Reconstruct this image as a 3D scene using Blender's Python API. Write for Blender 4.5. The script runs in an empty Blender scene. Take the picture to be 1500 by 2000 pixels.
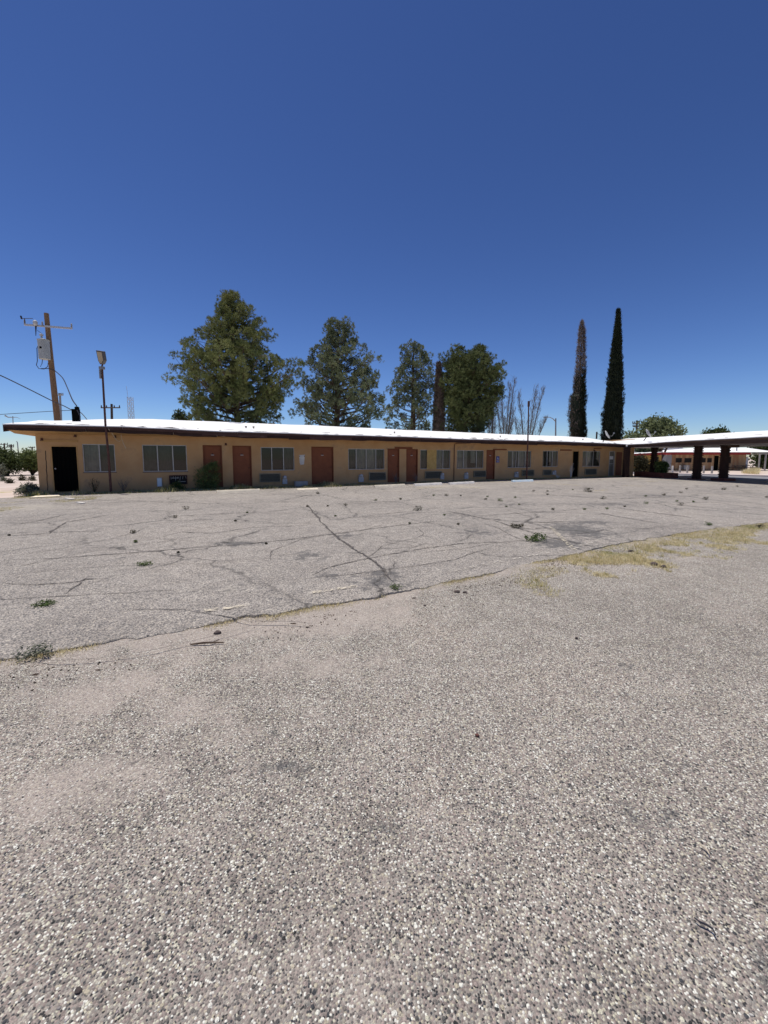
import bpy, math, random
import numpy as np
from mathutils import Vector, noise
R = math.radians
rng = np.random.default_rng(7)
random.seed(7)
S = bpy.context.scene
COL = S.collection

# ------------------------------------------------------------------ camera
FPX, CXP, CYP = 800.0, 750.0, 971.5          # focal length and principal point, in pixels of a 1500 x 2000 frame
PITCH = math.atan(78.0 / 800.0)
EYE = 1.5
cam = bpy.data.cameras.new('camera'); camo = bpy.data.objects.new('camera', cam); COL.objects.link(camo)
camo.location = (0, 0, EYE); camo.rotation_euler = (math.pi / 2 - PITCH, 0, 0)
cam.sensor_fit = 'HORIZONTAL'; cam.sensor_width = 36; cam.lens = 36 * FPX / 1500
cam.shift_y = (CYP - 1000.0) / 2000.0 * (2000.0 / 1500.0)
cam.clip_start = 0.05; cam.clip_end = 6000
S.camera = camo

# ------------------------------------------------------------------ light
SUN_EL = 78.0
sunh = Vector((-0.75, 0.45)).normalized()     # horizontal direction towards the sun: high, from the left
W = bpy.data.worlds.new('World'); S.world = W; W.use_nodes = True
nt = W.node_tree; nt.nodes.clear()
sky = nt.nodes.new('ShaderNodeTexSky'); sky.sky_type = 'NISHITA'; sky.sun_disc = False
sky.sun_elevation = R(SUN_EL); sky.sun_rotation = math.atan2(sunh.x, sunh.y)
sky.altitude = 1200; sky.air_density = 1.0; sky.dust_density = 0.35; sky.ozone_density = 2.6
bg = nt.nodes.new('ShaderNodeBackground'); bg.inputs[1].default_value = 0.085
wo = nt.nodes.new('ShaderNodeOutputWorld')
tint = nt.nodes.new('ShaderNodeMix'); tint.data_type = 'RGBA'; tint.blend_type = 'MULTIPLY'; tint.inputs[0].default_value = 1; tint.inputs[7].default_value = (.405, .418, .492, 1)
gam = nt.nodes.new('ShaderNodeGamma'); gam.inputs[1].default_value = 1.48      # the contrast and saturation of the phone's own sky rendering
nt.links.new(sky.outputs[0], gam.inputs[0]); nt.links.new(gam.outputs[0], tint.inputs[6]); nt.links.new(tint.outputs[2], bg.inputs[0]); nt.links.new(bg.outputs[0], wo.inputs[0])
sl = bpy.data.lights.new('sun', 'SUN'); sl.energy = 4.2; sl.angle = R(0.53); sl.color = (1.0, 0.945, 0.865)
so = bpy.data.objects.new('sun', sl); COL.objects.link(so)
sd = Vector((sunh.x * math.cos(R(SUN_EL)), sunh.y * math.cos(R(SUN_EL)), math.sin(R(SUN_EL))))
so.rotation_euler = sd.to_track_quat('Z', 'Y').to_euler(); so.location = (0, 0, 60)
S.view_settings.view_transform = 'Standard'; S.view_settings.look = 'None'
S.view_settings.exposure = 0.09; S.view_settings.gamma = 1

# ------------------------------------------------------------------ measuring helpers
cp, sp_ = math.cos(PITCH), math.sin(PITCH)
def ray(u, v):
    x = (u - CXP) / FPX; yd = (v - CYP) / FPX
    return Vector((x, cp - yd * sp_, -sp_ - yd * cp))
def gnd(u, v, z=0.0):
    d = ray(u, v); t = (z - EYE) / d.z
    return Vector((d.x * t, d.y * t, z))
def at(u, v, Y):
    d = ray(u, v); t = Y / d.y
    return Vector((d.x * t, Y, EYE + d.z * t))
def ppm(Y): return FPX / Y

# ------------------------------------------------------------------ mesh helpers
class MB:
    def __init__(s): s.v = []; s.f = []; s.m = []
    def add(s, vs, fs, m=0):
        b = len(s.v); s.v.extend([tuple(p) for p in vs])
        for f in fs: s.f.append(tuple(i + b for i in f)); s.m.append(m)
    def quad(s, a, b, c, d, m=0): s.add([a, b, c, d], [(0, 1, 2, 3)], m)
    def box(s, x0, y0, z0, x1, y1, z1, m=0):
        vs = [(x0, y0, z0), (x1, y0, z0), (x1, y1, z0), (x0, y1, z0), (x0, y0, z1), (x1, y0, z1), (x1, y1, z1), (x0, y1, z1)]
        s.add(vs, [(0, 3, 2, 1), (4, 5, 6, 7), (0, 1, 5, 4), (1, 2, 6, 5), (2, 3, 7, 6), (3, 0, 4, 7)], m); return s
    def bevbox(s, x0, y0, z0, x1, y1, z1, b=0.01, m=0):
        # box with chamfered vertical edges and top
        def ring(i, z): return [(x0 + i, y0 + b + i, z), (x0 + b + i, y0 + i, z), (x1 - b - i, y0 + i, z), (x1 - i, y0 + b + i, z),
                                (x1 - i, y1 - b - i, z), (x1 - b - i, y1 - i, z), (x0 + b + i, y1 - i, z), (x0 + i, y1 - b - i, z)]
        vs = ring(0, z0) + ring(0, z1 - b) + ring(b * .8, z1)
        fs = [tuple(range(7, -1, -1)), tuple(range(16, 24))]
        for k in (0, 8):
            for i in range(8): fs.append((k + i, k + (i + 1) % 8, k + 8 + (i + 1) % 8, k + 8 + i))
        s.add(vs, fs, m); return s
    def tube(s, pts, rad, seg=6, m=0, cap=True):
        pts = [Vector(p) for p in pts]; n = len(pts)
        if not hasattr(rad, '__len__'): rad = [rad] * n
        vs = []
        for i, p in enumerate(pts):
            t = (pts[min(i + 1, n - 1)] - pts[max(i - 1, 0)])
            if t.length < 1e-9: t = Vector((0, 0, 1))
            t.normalize()
            a = t.cross(Vector((0, 0, 1)) if abs(t.z) < .9 else Vector((1, 0, 0))).normalized(); b = t.cross(a)
            for k in range(seg):
                w = 2 * math.pi * k / seg
                vs.append(p + (a * math.cos(w) + b * math.sin(w)) * rad[i])
        fs = []
        for i in range(n - 1):
            for k in range(seg):
                k2 = (k + 1) % seg
                fs.append((i * seg + k, i * seg + k2, (i + 1) * seg + k2, (i + 1) * seg + k))
        if cap: fs.append(tuple(range(seg - 1, -1, -1))); fs.append(tuple((n - 1) * seg + k for k in range(seg)))
        s.add(vs, fs, m); return s
    def lathe(s, c, prof, seg=12, m=0):
        vs = []; c = Vector(c)
        for r, z in prof:
            for k in range(seg):
                w = 2 * math.pi * k / seg; vs.append((c.x + r * math.cos(w), c.y + r * math.sin(w), c.z + z))
        fs = []
        for i in range(len(prof) - 1):
            for k in range(seg):
                k2 = (k + 1) % seg; fs.append((i * seg + k, i * seg + k2, (i + 1) * seg + k2, (i + 1) * seg + k))
        fs.append(tuple(range(seg - 1, -1, -1))); fs.append(tuple((len(prof) - 1) * seg + k for k in range(seg)))
        s.add(vs, fs, m); return s
    def tris(s, arr, m=0):      # arr: (n,3,3)
        b = len(s.v); n = len(arr); s.v.extend(map(tuple, np.asarray(arr).reshape(-1, 3).tolist()))
        s.f.extend([(b + 3 * i, b + 3 * i + 1, b + 3 * i + 2) for i in range(n)])
        s.m.extend(m if hasattr(m, '__len__') else [m] * n); return s
    def build(s, name, mats, parent=None, smooth=False, origin=None):
        me = bpy.data.meshes.new(name)
        v = s.v
        if origin is not None: v = [(a - origin[0], b - origin[1], c - origin[2]) for a, b, c in v]
        me.from_pydata(v, [], s.f)
        if not isinstance(mats, (list, tuple)): mats = [mats]
        for m in mats: me.materials.append(m)
        if len(mats) > 1: me.polygons.foreach_set('material_index', s.m)
        if smooth: me.polygons.foreach_set('use_smooth', [True] * len(s.f))
        me.update()
        o = bpy.data.objects.new(name, me); COL.objects.link(o)
        if origin is not None: o.location = origin
        if parent: o.parent = parent
        return o
def tag(o, label=None, cat=None, group=None, kind=None):
    if label: o['label'] = label
    if cat: o['category'] = cat
    if group: o['group'] = group
    if kind: o['kind'] = kind
    return o
def thing(name, label, cat, loc=(0, 0, 0), rz=0.0, group=None):
    o = bpy.data.objects.new(name, None); COL.objects.link(o); o.empty_display_size = .2
    o.location = loc; o.rotation_euler = (0, 0, rz); return tag(o, label, cat, group)
def kids(o): return [c for c in bpy.data.objects if c.parent == o]
def copy_tree(o, loc=None, rz=None, label=None, parent=None):
    c = o.copy(); COL.objects.link(c)
    if parent: c.parent = parent
    if loc is not None: c.location = loc
    if rz is not None: c.rotation_euler = (0, 0, rz)
    if label: c['label'] = label
    for k in kids(o): copy_tree(k, parent=c)
    return c

# ------------------------------------------------------------------ materials
def mat(name, col, rough=.8, col2=None, nscale=6, bump=0.0, bscale=40, metal=0.0, stretch=None, contrast=(.35, .65), spec=.3, detail=5, col3=None, n3=(.62, .7), n3scale=3):
    m = bpy.data.materials.new(name); m.use_nodes = True; t = m.node_tree; P = t.nodes['Principled BSDF']
    P.inputs['Roughness'].default_value = rough; P.inputs['Metallic'].default_value = metal
    P.inputs['Specular IOR Level'].default_value = spec
    P.inputs['Base Color'].default_value = (*col, 1)
    g = t.nodes.new('ShaderNodeNewGeometry'); vec = g.outputs['Position']
    if stretch:
        tc = t.nodes.new('ShaderNodeTexCoord'); mp = t.nodes.new('ShaderNodeMapping'); mp.inputs['Scale'].default_value = stretch
        t.links.new(tc.outputs['Object'], mp.inputs[0]); vec = mp.outputs[0]
    last = None
    if col2:
        n = t.nodes.new('ShaderNodeTexNoise'); n.inputs['Scale'].default_value = nscale; n.inputs['Detail'].default_value = detail
        t.links.new(vec, n.inputs['Vector'])
        r = t.nodes.new('ShaderNodeValToRGB'); r.color_ramp.elements[0].position = contrast[0]; r.color_ramp.elements[1].position = contrast[1]
        r.color_ramp.elements[0].color = (*col, 1); r.color_ramp.elements[1].color = (*col2, 1)
        t.links.new(n.outputs[0], r.inputs[0]); last = r.outputs[0]
    if col3:
        n = t.nodes.new('ShaderNodeTexNoise'); n.inputs['Scale'].default_value = n3scale; n.inputs['Detail'].default_value = 8
        n.inputs['Roughness'].default_value = .65
        t.links.new(vec, n.inputs['Vector'])
        r = t.nodes.new('ShaderNodeMapRange'); r.inputs[1].default_value = n3[0]; r.inputs[2].default_value = n3[1]
        t.links.new(n.outputs[0], r.inputs[0])
        mx = t.nodes.new('ShaderNodeMix'); mx.data_type = 'RGBA'; t.links.new(r.outputs[0], mx.inputs[0])
        if last: t.links.new(last, mx.inputs[6])
        else: mx.inputs[6].default_value = (*col, 1)
        mx.inputs[7].default_value = (*col3, 1); last = mx.outputs[2]
    if last: t.links.new(last, P.inputs['Base Color'])
    if bump:
        n = t.nodes.new('ShaderNodeTexNoise'); n.inputs['Scale'].default_value = bscale; n.inputs['Detail'].default_value = 6
        t.links.new(vec, n.inputs['Vector'])
        b = t.nodes.new('ShaderNodeBump'); b.inputs['Strength'].default_value = 1; b.inputs['Distance'].default_value = bump
        t.links.new(n.outputs[0], b.inputs['Height']); t.links.new(b.outputs[0], P.inputs['Normal'])
    return m
def leafmat(name, c1, c2, scale=2.0, trans=.25, tcol=None, lo=.35, hi=.65):
    m = bpy.data.materials.new(name); m.use_nodes = True; t = m.node_tree; P = t.nodes['Principled BSDF']
    P.inputs['Roughness'].default_value = .7; P.inputs['Specular IOR Level'].default_value = .25
    g = t.nodes.new('ShaderNodeNewGeometry'); n = t.nodes.new('ShaderNodeTexNoise'); n.inputs['Scale'].default_value = scale; n.inputs['Detail'].default_value = 3
    t.links.new(g.outputs['Position'], n.inputs['Vector'])
    r = t.nodes.new('ShaderNodeValToRGB'); r.color_ramp.elements[0].position = lo; r.color_ramp.elements[1].position = hi
    r.color_ramp.elements[0].color = (*c1, 1); r.color_ramp.elements[1].color = (*c2, 1)
    t.links.new(n.outputs[0], r.inputs[0]); t.links.new(r.outputs[0], P.inputs['Base Color'])
    tr = t.nodes.new('ShaderNodeBsdfTranslucent'); t.links.new(r.outputs[0], tr.inputs[0])
    mx = t.nodes.new('ShaderNodeMixShader'); mx.inputs[0].default_value = trans
    o = t.nodes['Material Output']; t.links.new(P.outputs[0], mx.inputs[1]); t.links.new(tr.outputs[0], mx.inputs[2]); t.links.new(mx.outputs[0], o.inputs[0])
    return m

def gravel_mat(name, cols, cell, patch, patch_cols, sand=(.50, .44, .38), dark=(.09, .09, .09), bumpd=.004, fines=(.30, .26, .24), grainy=.7, cracks=False):
    """Chip-seal / old asphalt: voronoi stones of random colour in a matrix, large mottling, vertex masks 'sand' and 'dark'."""
    m = bpy.data.materials.new(name); m.use_nodes = True; t = m.node_tree; P = t.nodes['Principled BSDF']; L = t.links.new
    P.inputs['Roughness'].default_value = .9; P.inputs['Specular IOR Level'].default_value = .25
    g = t.nodes.new('ShaderNodeNewGeometry'); pos = g.outputs['Position']
    def vor(scale, feat='F1'):
        v = t.nodes.new('ShaderNodeTexVoronoi'); v.inputs['Scale'].default_value = scale; v.feature = feat; v.voronoi_dimensions = '2D'
        L(pos, v.inputs['Vector']); return v
    def noi(scale, det=4, rough=.5):
        n = t.nodes.new('ShaderNodeTexNoise'); n.inputs['Scale'].default_value = scale; n.inputs['Detail'].default_value = det; n.inputs['Roughness'].default_value = rough
        L(pos, n.inputs['Vector']); return n.outputs[0]
    def ramp(inp, els, interp='LINEAR'):
        r = t.nodes.new('ShaderNodeValToRGB'); r.color_ramp.interpolation = interp
        while len(r.color_ramp.elements) < len(els): r.color_ramp.elements.new(.5)
        for e, (p, c) in zip(r.color_ramp.elements, els): e.position = p; e.color = (*c, 1) if len(c) == 3 else c
        L(inp, r.inputs[0]); return r.outputs[0]
    def mr(inp, a, b, c=0, d=1):
        r = t.nodes.new('ShaderNodeMapRange'); 
        for i, x in enumerate((a, b, c, d)): r.inputs[i + 1].default_value = x
        L(inp, r.inputs[0]); return r.outputs[0]
    def mix(fac, a, b, mode='MIX'):
        x = t.nodes.new('ShaderNodeMix'); x.data_type = 'RGBA'; x.blend_type = mode
        if isinstance(fac, float): x.inputs[0].default_value = fac
        else: L(fac, x.inputs[0])
        for i, q in ((6, a), (7, b)):
            if isinstance(q, tuple): x.inputs[i].default_value = (*q, 1)
            else: L(q, x.inputs[i])
        return x.outputs[2]
    def math_(op, a, b):
        x = t.nodes.new('ShaderNodeMath'); x.operation = op
        for i, q in enumerate((a, b)):
            if isinstance(q, float): x.inputs[i].default_value = q
            else: L(q, x.inputs[i])
        return x.outputs[0]
    v1 = vor(1 / cell); sep = t.nodes.new('ShaderNodeSeparateColor'); L(v1.outputs['Color'], sep.inputs[0])
    n = len(cols); stones = ramp(sep.outputs[0], [(i / n, c) for i, c in enumerate(cols)], 'CONSTANT')
    v2 = vor(1 / (cell * 2.3)); sep2 = t.nodes.new('ShaderNodeSeparateColor'); L(v2.outputs['Color'], sep2.inputs[0])
    stones2 = ramp(sep2.outputs[1], [(i / n, c) for i, c in enumerate(cols[::-1])], 'CONSTANT')
    big = mr(sep2.outputs[0], .74, .76)
    inr = mr(v2.outputs['Distance'], .44, .36)
    base = mix(mr(v1.outputs['Distance'], .62, .48), fines, stones)
    base = mix(grainy, mix(1.0, fines, fines), base)
    base = mix(math_('MULTIPLY', big, inr), base, stones2)
    # mottling
    pt = ramp(noi(patch, 6, .6), [(.30, patch_cols[0]), (.5, (.5, .5, .5)), (.70, patch_cols[1])])
    base = mix(.85, base, pt, 'OVERLAY')
    pt2 = ramp(noi(patch * 9, 5, .7), [(.3, (.40, .40, .40)), (.7, (.6, .6, .6))])
    base = mix(.8, base, pt2, 'OVERLAY')
    # masks
    a = t.nodes.new('ShaderNodeAttribute'); a.attribute_name = 'sand'
    nb = noi(3.5, 9, .72); s_ = mr(math_('ADD', a.outputs['Fac'], math_('MULTIPLY', math_('SUBTRACT', nb, .5), 1.6)), .30, .62)
    base = mix(math_('MULTIPLY', s_, .52), base, sand)
    a2 = t.nodes.new('ShaderNodeAttribute'); a2.attribute_name = 'dark'
    nb2 = noi(6, 8, .75); d_ = mr(math_('ADD', a2.outputs['Fac'], math_('MULTIPLY', math_('SUBTRACT', nb2, .5), 2.2)), .26, .52)
    base = mix(math_('MULTIPLY', d_, .75), base, dark)
    if cracks:
        wn = t.nodes.new('ShaderNodeTexNoise'); wn.inputs['Scale'].default_value = 1.3; wn.inputs['Detail'].default_value = 6; wn.inputs['Roughness'].default_value = .65; L(pos, wn.inputs['Vector'])
        vm = t.nodes.new('ShaderNodeVectorMath'); vm.operation = 'MULTIPLY_ADD'; L(wn.outputs['Color'], vm.inputs[0]); vm.inputs[1].default_value = (.9, .9, 0); L(pos, vm.inputs[2])
        for sc__, wd__, lo__, hi__, am__ in ((.42, .012, .40, .56, .85), (1.0, .011, .50, .62, .7), (2.6, .016, .56, .66, .5)):
            vv = t.nodes.new('ShaderNodeTexVoronoi'); vv.feature = 'DISTANCE_TO_EDGE'; vv.voronoi_dimensions = '2D'; vv.inputs['Scale'].default_value = sc__; L(vm.outputs[0], vv.inputs['Vector'])
            ln = mr(vv.outputs['Distance'], wd__, wd__ * .25); mk = mr(noi(.35 if sc__ < 2 else .6, 5, .7), lo__, hi__)
            halo = mr(vv.outputs['Distance'], wd__ * 5, 0)
            base = mix(math_('MULTIPLY', math_('MULTIPLY', halo, mk), .22), base, dark)
            base = mix(math_('MULTIPLY', math_('MULTIPLY', ln, mk), am__), base, (.06, .055, .05))
    L(base, P.inputs['Base Color'])
    h = math_('ADD', mr(v1.outputs['Distance'], 0.0, .6, 1.0, 0.0), math_('MULTIPLY', math_('MULTIPLY', big, mr(v2.outputs['Distance'], .1, .5, 1.0, 0.0)), 1.6))
    h = math_('ADD', h, math_('MULTIPLY', noi(25, 4), 1.5))
    b = t.nodes.new('ShaderNodeBump'); b.inputs['Strength'].default_value = .85; b.inputs['Distance'].default_value = bumpd
    L(h, b.inputs['Height']); L(b.outputs[0], P.inputs['Normal'])
    return m

M = {}
stone_cols = [(0.049, 0.049, 0.048), (0.394, 0.352, 0.302), (0.197, 0.179, 0.159), (0.492, 0.449, 0.382), (0.295, 0.240, 0.212), (0.669, 0.642, 0.519), (0.138, 0.133, 0.122), (0.424, 0.347, 0.307), (0.324, 0.306, 0.270), (0.846, 0.836, 0.742), (0.236, 0.204, 0.185), (0.531, 0.479, 0.361), (0.069, 0.071, 0.076), (0.442, 0.403, 0.345)]
M['apron'] = gravel_mat('chip_seal', stone_cols, .0066, .40, ((.39, .39, .393), (.595, .575, .56)), bumpd=.0045, sand=(0.492, 0.423, 0.366), fines=(0.266, 0.229, 0.200), grainy=1.0)
M['lot'] = gravel_mat('old_asphalt', [(0.127, 0.123, 0.116), (0.374, 0.342, 0.307), (0.216, 0.202, 0.182), (0.483, 0.444, 0.391), (0.295, 0.265, 0.236), (0.599, 0.543, 0.454), (0.157, 0.152, 0.147), (0.404, 0.362, 0.322)], .011, .42,
                      ((.395, .395, .397), (.565, .552, .54)), bumpd=.005, fines=(0.286, 0.254, 0.227), dark=(0.094, 0.093, 0.093), sand=(0.453, 0.408, 0.338), grainy=.95, cracks=True)
M['dirt'] = mat('desert_dirt', (.50, .41, .35), .95, (.60, .51, .45), .8, bump=.02, bscale=6, col3=(.42, .36, .20), n3=(.56, .66), n3scale=.6)
M['crack'] = mat('crack_fill', (.055, .05, .048), .95, (.16, .14, .125), 9)
M['lip'] = mat('asphalt_broken_edge', (.22, .20, .18), .95, (.40, .36, .31), 22, bump=.01, bscale=60)
M['road'] = mat('road_asphalt', (.19, .19, .195), .9, (.24, .235, .235), 3, bump=.003, bscale=60)
M['stucco'] = mat('tan_stucco', (.475, .285, .135), .92, (.54, .345, .175), 1.3, bump=.004, bscale=70, col3=(.34, .225, .135), n3=(.56, .74), n3scale=1.3)
M['soffit'] = mat('tan_soffit', (.50, .31, .13), .9, (.44, .27, .11), 3)
M['door'] = mat('orange_brown_door', (.235, .078, .033), .65, (.20, .064, .028), 4)
M['doorframe'] = mat('orange_brown_frame', (.17, .052, .021), .65, (.20, .066, .026), 4)
M['black'] = mat('black_paint', (.004, .004, .004), .9, spec=.03)
M['board'] = mat('weathered_maroon_board', (.060, .026, .020), .8, (.105, .055, .043), 5, stretch=(.8, 8, 14), bump=.003, bscale=30, col3=(.20, .15, .13), n3=(.6, .68), n3scale=2.5)
M['board_dark'] = mat('dark_rotten_board', (.030, .014, .011), .85, (.055, .028, .022), 5, stretch=(.8, 8, 14), bump=.003, bscale=30, col3=(.13, .085, .07), n3=(.63, .7), n3scale=2.5)
M['roofwhite'] = mat('white_roof_coating', (.84, .84, .83), .8, (.74, .73, .71), 1.5, bump=.01, bscale=2, contrast=(.45, .7))
M['tar'] = mat('exposed_roofing_felt', (.12, .10, .09), .9, (.3, .28, .26), 6)
M['alu'] = mat('dull_aluminium', (.48, .47, .45), .5, (.40, .39, .37), 8, metal=.3)
M['darkalu'] = mat('dark_window_frame', (.14, .12, .10), .6)
M['curtain'] = mat('pale_curtain', (.70, .68, .62), .9, (.5, .5, .49), 3)
M['greycurtain'] = mat('grey_drape', (.15, .145, .125), .9, (.21, .205, .18), 3)
M['plyboard'] = mat('tan_panel', (.55, .38, .14), .8, (.46, .30, .10), 6)
M['grille'] = mat('grey_louvre', (.24, .215, .15), .8, (.32, .285, .20), 20)
M['cavity'] = mat('dark_cavity', (.015, .014, .013), .8)
M['meterbox'] = mat('pale_meter_box', (.52, .53, .54), .5, (.42, .42, .42), 9)
M['meterglass'] = mat('meter_dome', (.55, .56, .58), .15, spec=.6)
M['cream'] = mat('cream_concrete', (.86, .76, .58), .85, (.76, .67, .52), 5, bump=.004, bscale=50, col3=(.4, .36, .32), n3=(.63, .7), n3scale=8)
M['whitec'] = mat('white_concrete', (.88, .83, .76), .85, (.74, .69, .62), 5, bump=.004, bscale=50, col3=(.4, .36, .32), n3=(.6, .68), n3scale=8)
M['bluec'] = mat('pale_blue_concrete', (.60, .76, .86), .85, (.72, .78, .80), 5, bump=.004, bscale=50)
M['concrete'] = mat('grey_concrete', (.42, .40, .37), .9, (.34, .32, .30), 4, bump=.004, bscale=40)
M['blue'] = mat('blue_sign', (.015, .05, .28), .5)
M['white'] = mat('white_paint', (.78, .78, .78), .6)
M['rust'] = mat('rusty_pipe', (.075, .035, .028), .75, (.13, .06, .045), 8)
M['greymetal'] = mat('grey_galvanised', (.30, .31, .32), .5, (.24, .24, .25), 10, metal=.4)
M['amber'] = mat('yellowed_lamp_lens', (.50, .38, .22), .35, (.60, .48, .30), 3)
M['polewood'] = mat('pole_wood', (.26, .165, .09), .9, (.17, .105, .065), 6, stretch=(6, 6, .6), bump=.01, bscale=8)
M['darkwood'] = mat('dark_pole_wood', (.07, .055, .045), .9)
M['xformer'] = mat('grey_transformer_paint', (.40, .43, .42), .45, (.33, .35, .34), 4)
M['wire'] = mat('black_wire', (.03, .03, .04), .6)
M['cream_wire'] = mat('cream_cable', (.55, .47, .36), .7)
M['colwood'] = mat('dark_stained_blocks', (.028, .014, .012), .9, (.05, .026, .02), 6, bump=.005, bscale=30)
M['colbase'] = mat('red_brown_base', (.16, .055, .045), .9, (.11, .04, .03), 5)
M['beam'] = mat('brown_canopy_board', (.10, .062, .045), .85, (.065, .038, .03), 3, stretch=(1, 8, 8))
M['soffit2'] = mat('grey_canopy_soffit', (.50, .50, .50), .9, (.36, .36, .37), 2)
M['bark'] = mat('pine_bark', (.07, .045, .032), .95, (.12, .085, .06), 8, bump=.02, bscale=14)
M['deadwood'] = mat('dead_grey_twigs', (.13, .115, .105), .95, (.19, .165, .15), 4)
M['cypbark'] = mat('shaggy_brown_bark', (.17, .085, .06), .95, (.25, .15, .11), 6)
M['pine'] = leafmat('pine_needles', (.100, .125, .040), (.215, .222, .075), 1.1, .14)
M['pine2'] = leafmat('grey_green_pine_needles', (.115, .146, .072), (.225, .245, .125), 1.4, .14)
M['pine3'] = leafmat('dark_pine_needles', (.082, .105, .036), (.160, .178, .064), 1.2, .14)
M['dryneedle'] = leafmat('dry_needles', (.13, .10, .085), (.21, .17, .145), 2, .2)
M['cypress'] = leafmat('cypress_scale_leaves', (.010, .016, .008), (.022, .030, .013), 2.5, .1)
M['mesq'] = leafmat('mesquite_leaves', (.10, .13, .035), (.20, .23, .08), 1.2, .3)
M['mesq_dark'] = leafmat('dark_mesquite_leaves', (.035, .05, .015), (.08, .105, .03), 1.0, .3)
M['mesq_far'] = leafmat('pale_tree_leaves', (.10, .13, .06), (.20, .23, .11), .8, .3)
M['bushleaf'] = leafmat('bush_leaves', (.075, .115, .035), (.17, .23, .08), 5, .3)
M['sage'] = leafmat('grey_sage_leaves', (.11, .12, .08), (.22, .23, .17), 8, .2)
M['weed'] = leafmat('weed_leaves', (.05, .085, .018), (.11, .16, .04), 20, .3)
M['weed_dry'] = leafmat('dry_weed_leaves', (.035, .032, .014), (.065, .058, .026), 20, .3)
M['straw'] = leafmat('straw_grass', (.56, .47, .25), (.70, .62, .39), 6, .25)
M['greengrass'] = leafmat('yellow_green_grass', (.22, .24, .07), (.38, .36, .13), 3, .3)
M['midgrass'] = leafmat('green_base_grass', (.14, .17, .04), (.26, .27, .09), 4, .3)
M['rock'] = mat('dark_stone', (.06, .05, .047), .9, (.12, .09, .08), 20)
M['rockred'] = mat('red_brown_stone', (.13, .06, .05), .9)
M['mustard'] = mat('mustard_stucco', (.48, .30, .085), .9, (.40, .27, .08), 2)
M['redtrim'] = mat('red_trim', (.36, .035, .03), .7, (.30, .04, .04), 3)
M['boards'] = mat('tan_board_siding', (.46, .31, .17), .85, (.36, .20, .105), 2.2, stretch=(1.2, 1, .05), contrast=(.45, .55))
M['siding'] = mat('white_lap_siding', (.74, .76, .78), .7)
M['greyside'] = mat('grey_side_wall', (.33, .34, .36), .9)
M['mural'] = mat('pale_mural_wall', (.62, .66, .72), .85, (.22, .25, .30), 1.1, contrast=(.52, .6))
M['lattice'] = mat('grey_lattice_steel', (.42, .44, .47), .6)
def glassmat():
    m = bpy.data.materials.new('window_glass'); m.use_nodes = True; t = m.node_tree; t.nodes.remove(t.nodes['Principled BSDF'])
    tr = t.nodes.new('ShaderNodeBsdfTransparent'); tr.inputs[0].default_value = (.56, .56, .53, 1)
    gl = t.nodes.new('ShaderNodeBsdfGlossy'); gl.inputs['Roughness'].default_value = .03
    fr = t.nodes.new('ShaderNodeFresnel'); fr.inputs[0].default_value = 1.5
    mx = t.nodes.new('ShaderNodeMixShader'); t.links.new(fr.outputs[0], mx.inputs[0]); t.links.new(tr.outputs[0], mx.inputs[1]); t.links.new(gl.outputs[0], mx.inputs[2])
    t.links.new(mx.outputs[0], t.nodes['Material Output'].inputs[0]); return m
M['glass'] = glassmat()
def paintmat(name, col, lo, hi, scale=18):
    m = bpy.data.materials.new(name); m.use_nodes = True; t = m.node_tree; P = t.nodes['Principled BSDF']; P.inputs['Roughness'].default_value = .85
    P.inputs['Base Color'].default_value = (*col, 1)
    g = t.nodes.new('ShaderNodeNewGeometry'); n = t.nodes.new('ShaderNodeTexNoise'); n.inputs['Scale'].default_value = scale; n.inputs['Detail'].default_value = 9; n.inputs['Roughness'].default_value = .7
    t.links.new(g.outputs['Position'], n.inputs['Vector'])
    r = t.nodes.new('ShaderNodeMapRange'); r.inputs[1].default_value = lo; r.inputs[2].default_value = hi; t.links.new(n.outputs[0], r.inputs[0])
    tr = t.nodes.new('ShaderNodeBsdfTransparent'); mx = t.nodes.new('ShaderNodeMixShader')
    t.links.new(r.outputs[0], mx.inputs[0]); t.links.new(tr.outputs[0], mx.inputs[1]); t.links.new(P.outputs[0], mx.inputs[2])
    t.links.new(mx.outputs[0], t.nodes['Material Output'].inputs[0]); return m
M['paint_white'] = paintmat('worn_white_paint', (.62, .57, .49), .50, .66)
M['paint_cream'] = paintmat('worn_cream_paint', (.62, .55, .42), .47, .62)
M['paint_yellow'] = paintmat('worn_yellow_paint', (.62, .50, .16), .48, .62, 10)
M['crack_soft'] = paintmat('fine_crack_dirt', (.11, .10, .092), .44, .60, 11)

# ------------------------------------------------------------------ frames of the two wings
A0 = gnd(78, 964); A1 = gnd(1125, 932.5)
ux = (A1 - A0).normalized(); WANG = math.atan2(ux.y, ux.x)
nin = Vector((-ux.y, ux.x, 0))                 # into the building
def wl(u, v, y=0.0):                            # pixel -> (s, z) on the plane parallel to the facade
    d = ray(u, v); o = Vector((0, 0, EYE)) - A0
    t = (y - o.dot(nin)) / d.dot(nin); p = Vector((0, 0, EYE)) + d * t
    return (p - A0).dot(ux), p.z
def w2(s, y, z=0.0): return A0 + ux * s + nin * y + Vector((0, 0, z))
def interp(tab, s):
    xs = [a for a, b in tab]; return float(np.interp(s, xs, [b for a, b in tab]))
S_END = wl(1236, 931)[0]
EAVE_Y = -1.0
sc, _ = wl(1222, 867, EAVE_Y); CC = w2(sc, EAVE_Y)
cw = Vector((.215, -.977, 0)).normalized(); cq = Vector((-cw.y, cw.x, 0)); CANG = math.atan2(cw.y, cw.x)
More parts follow.
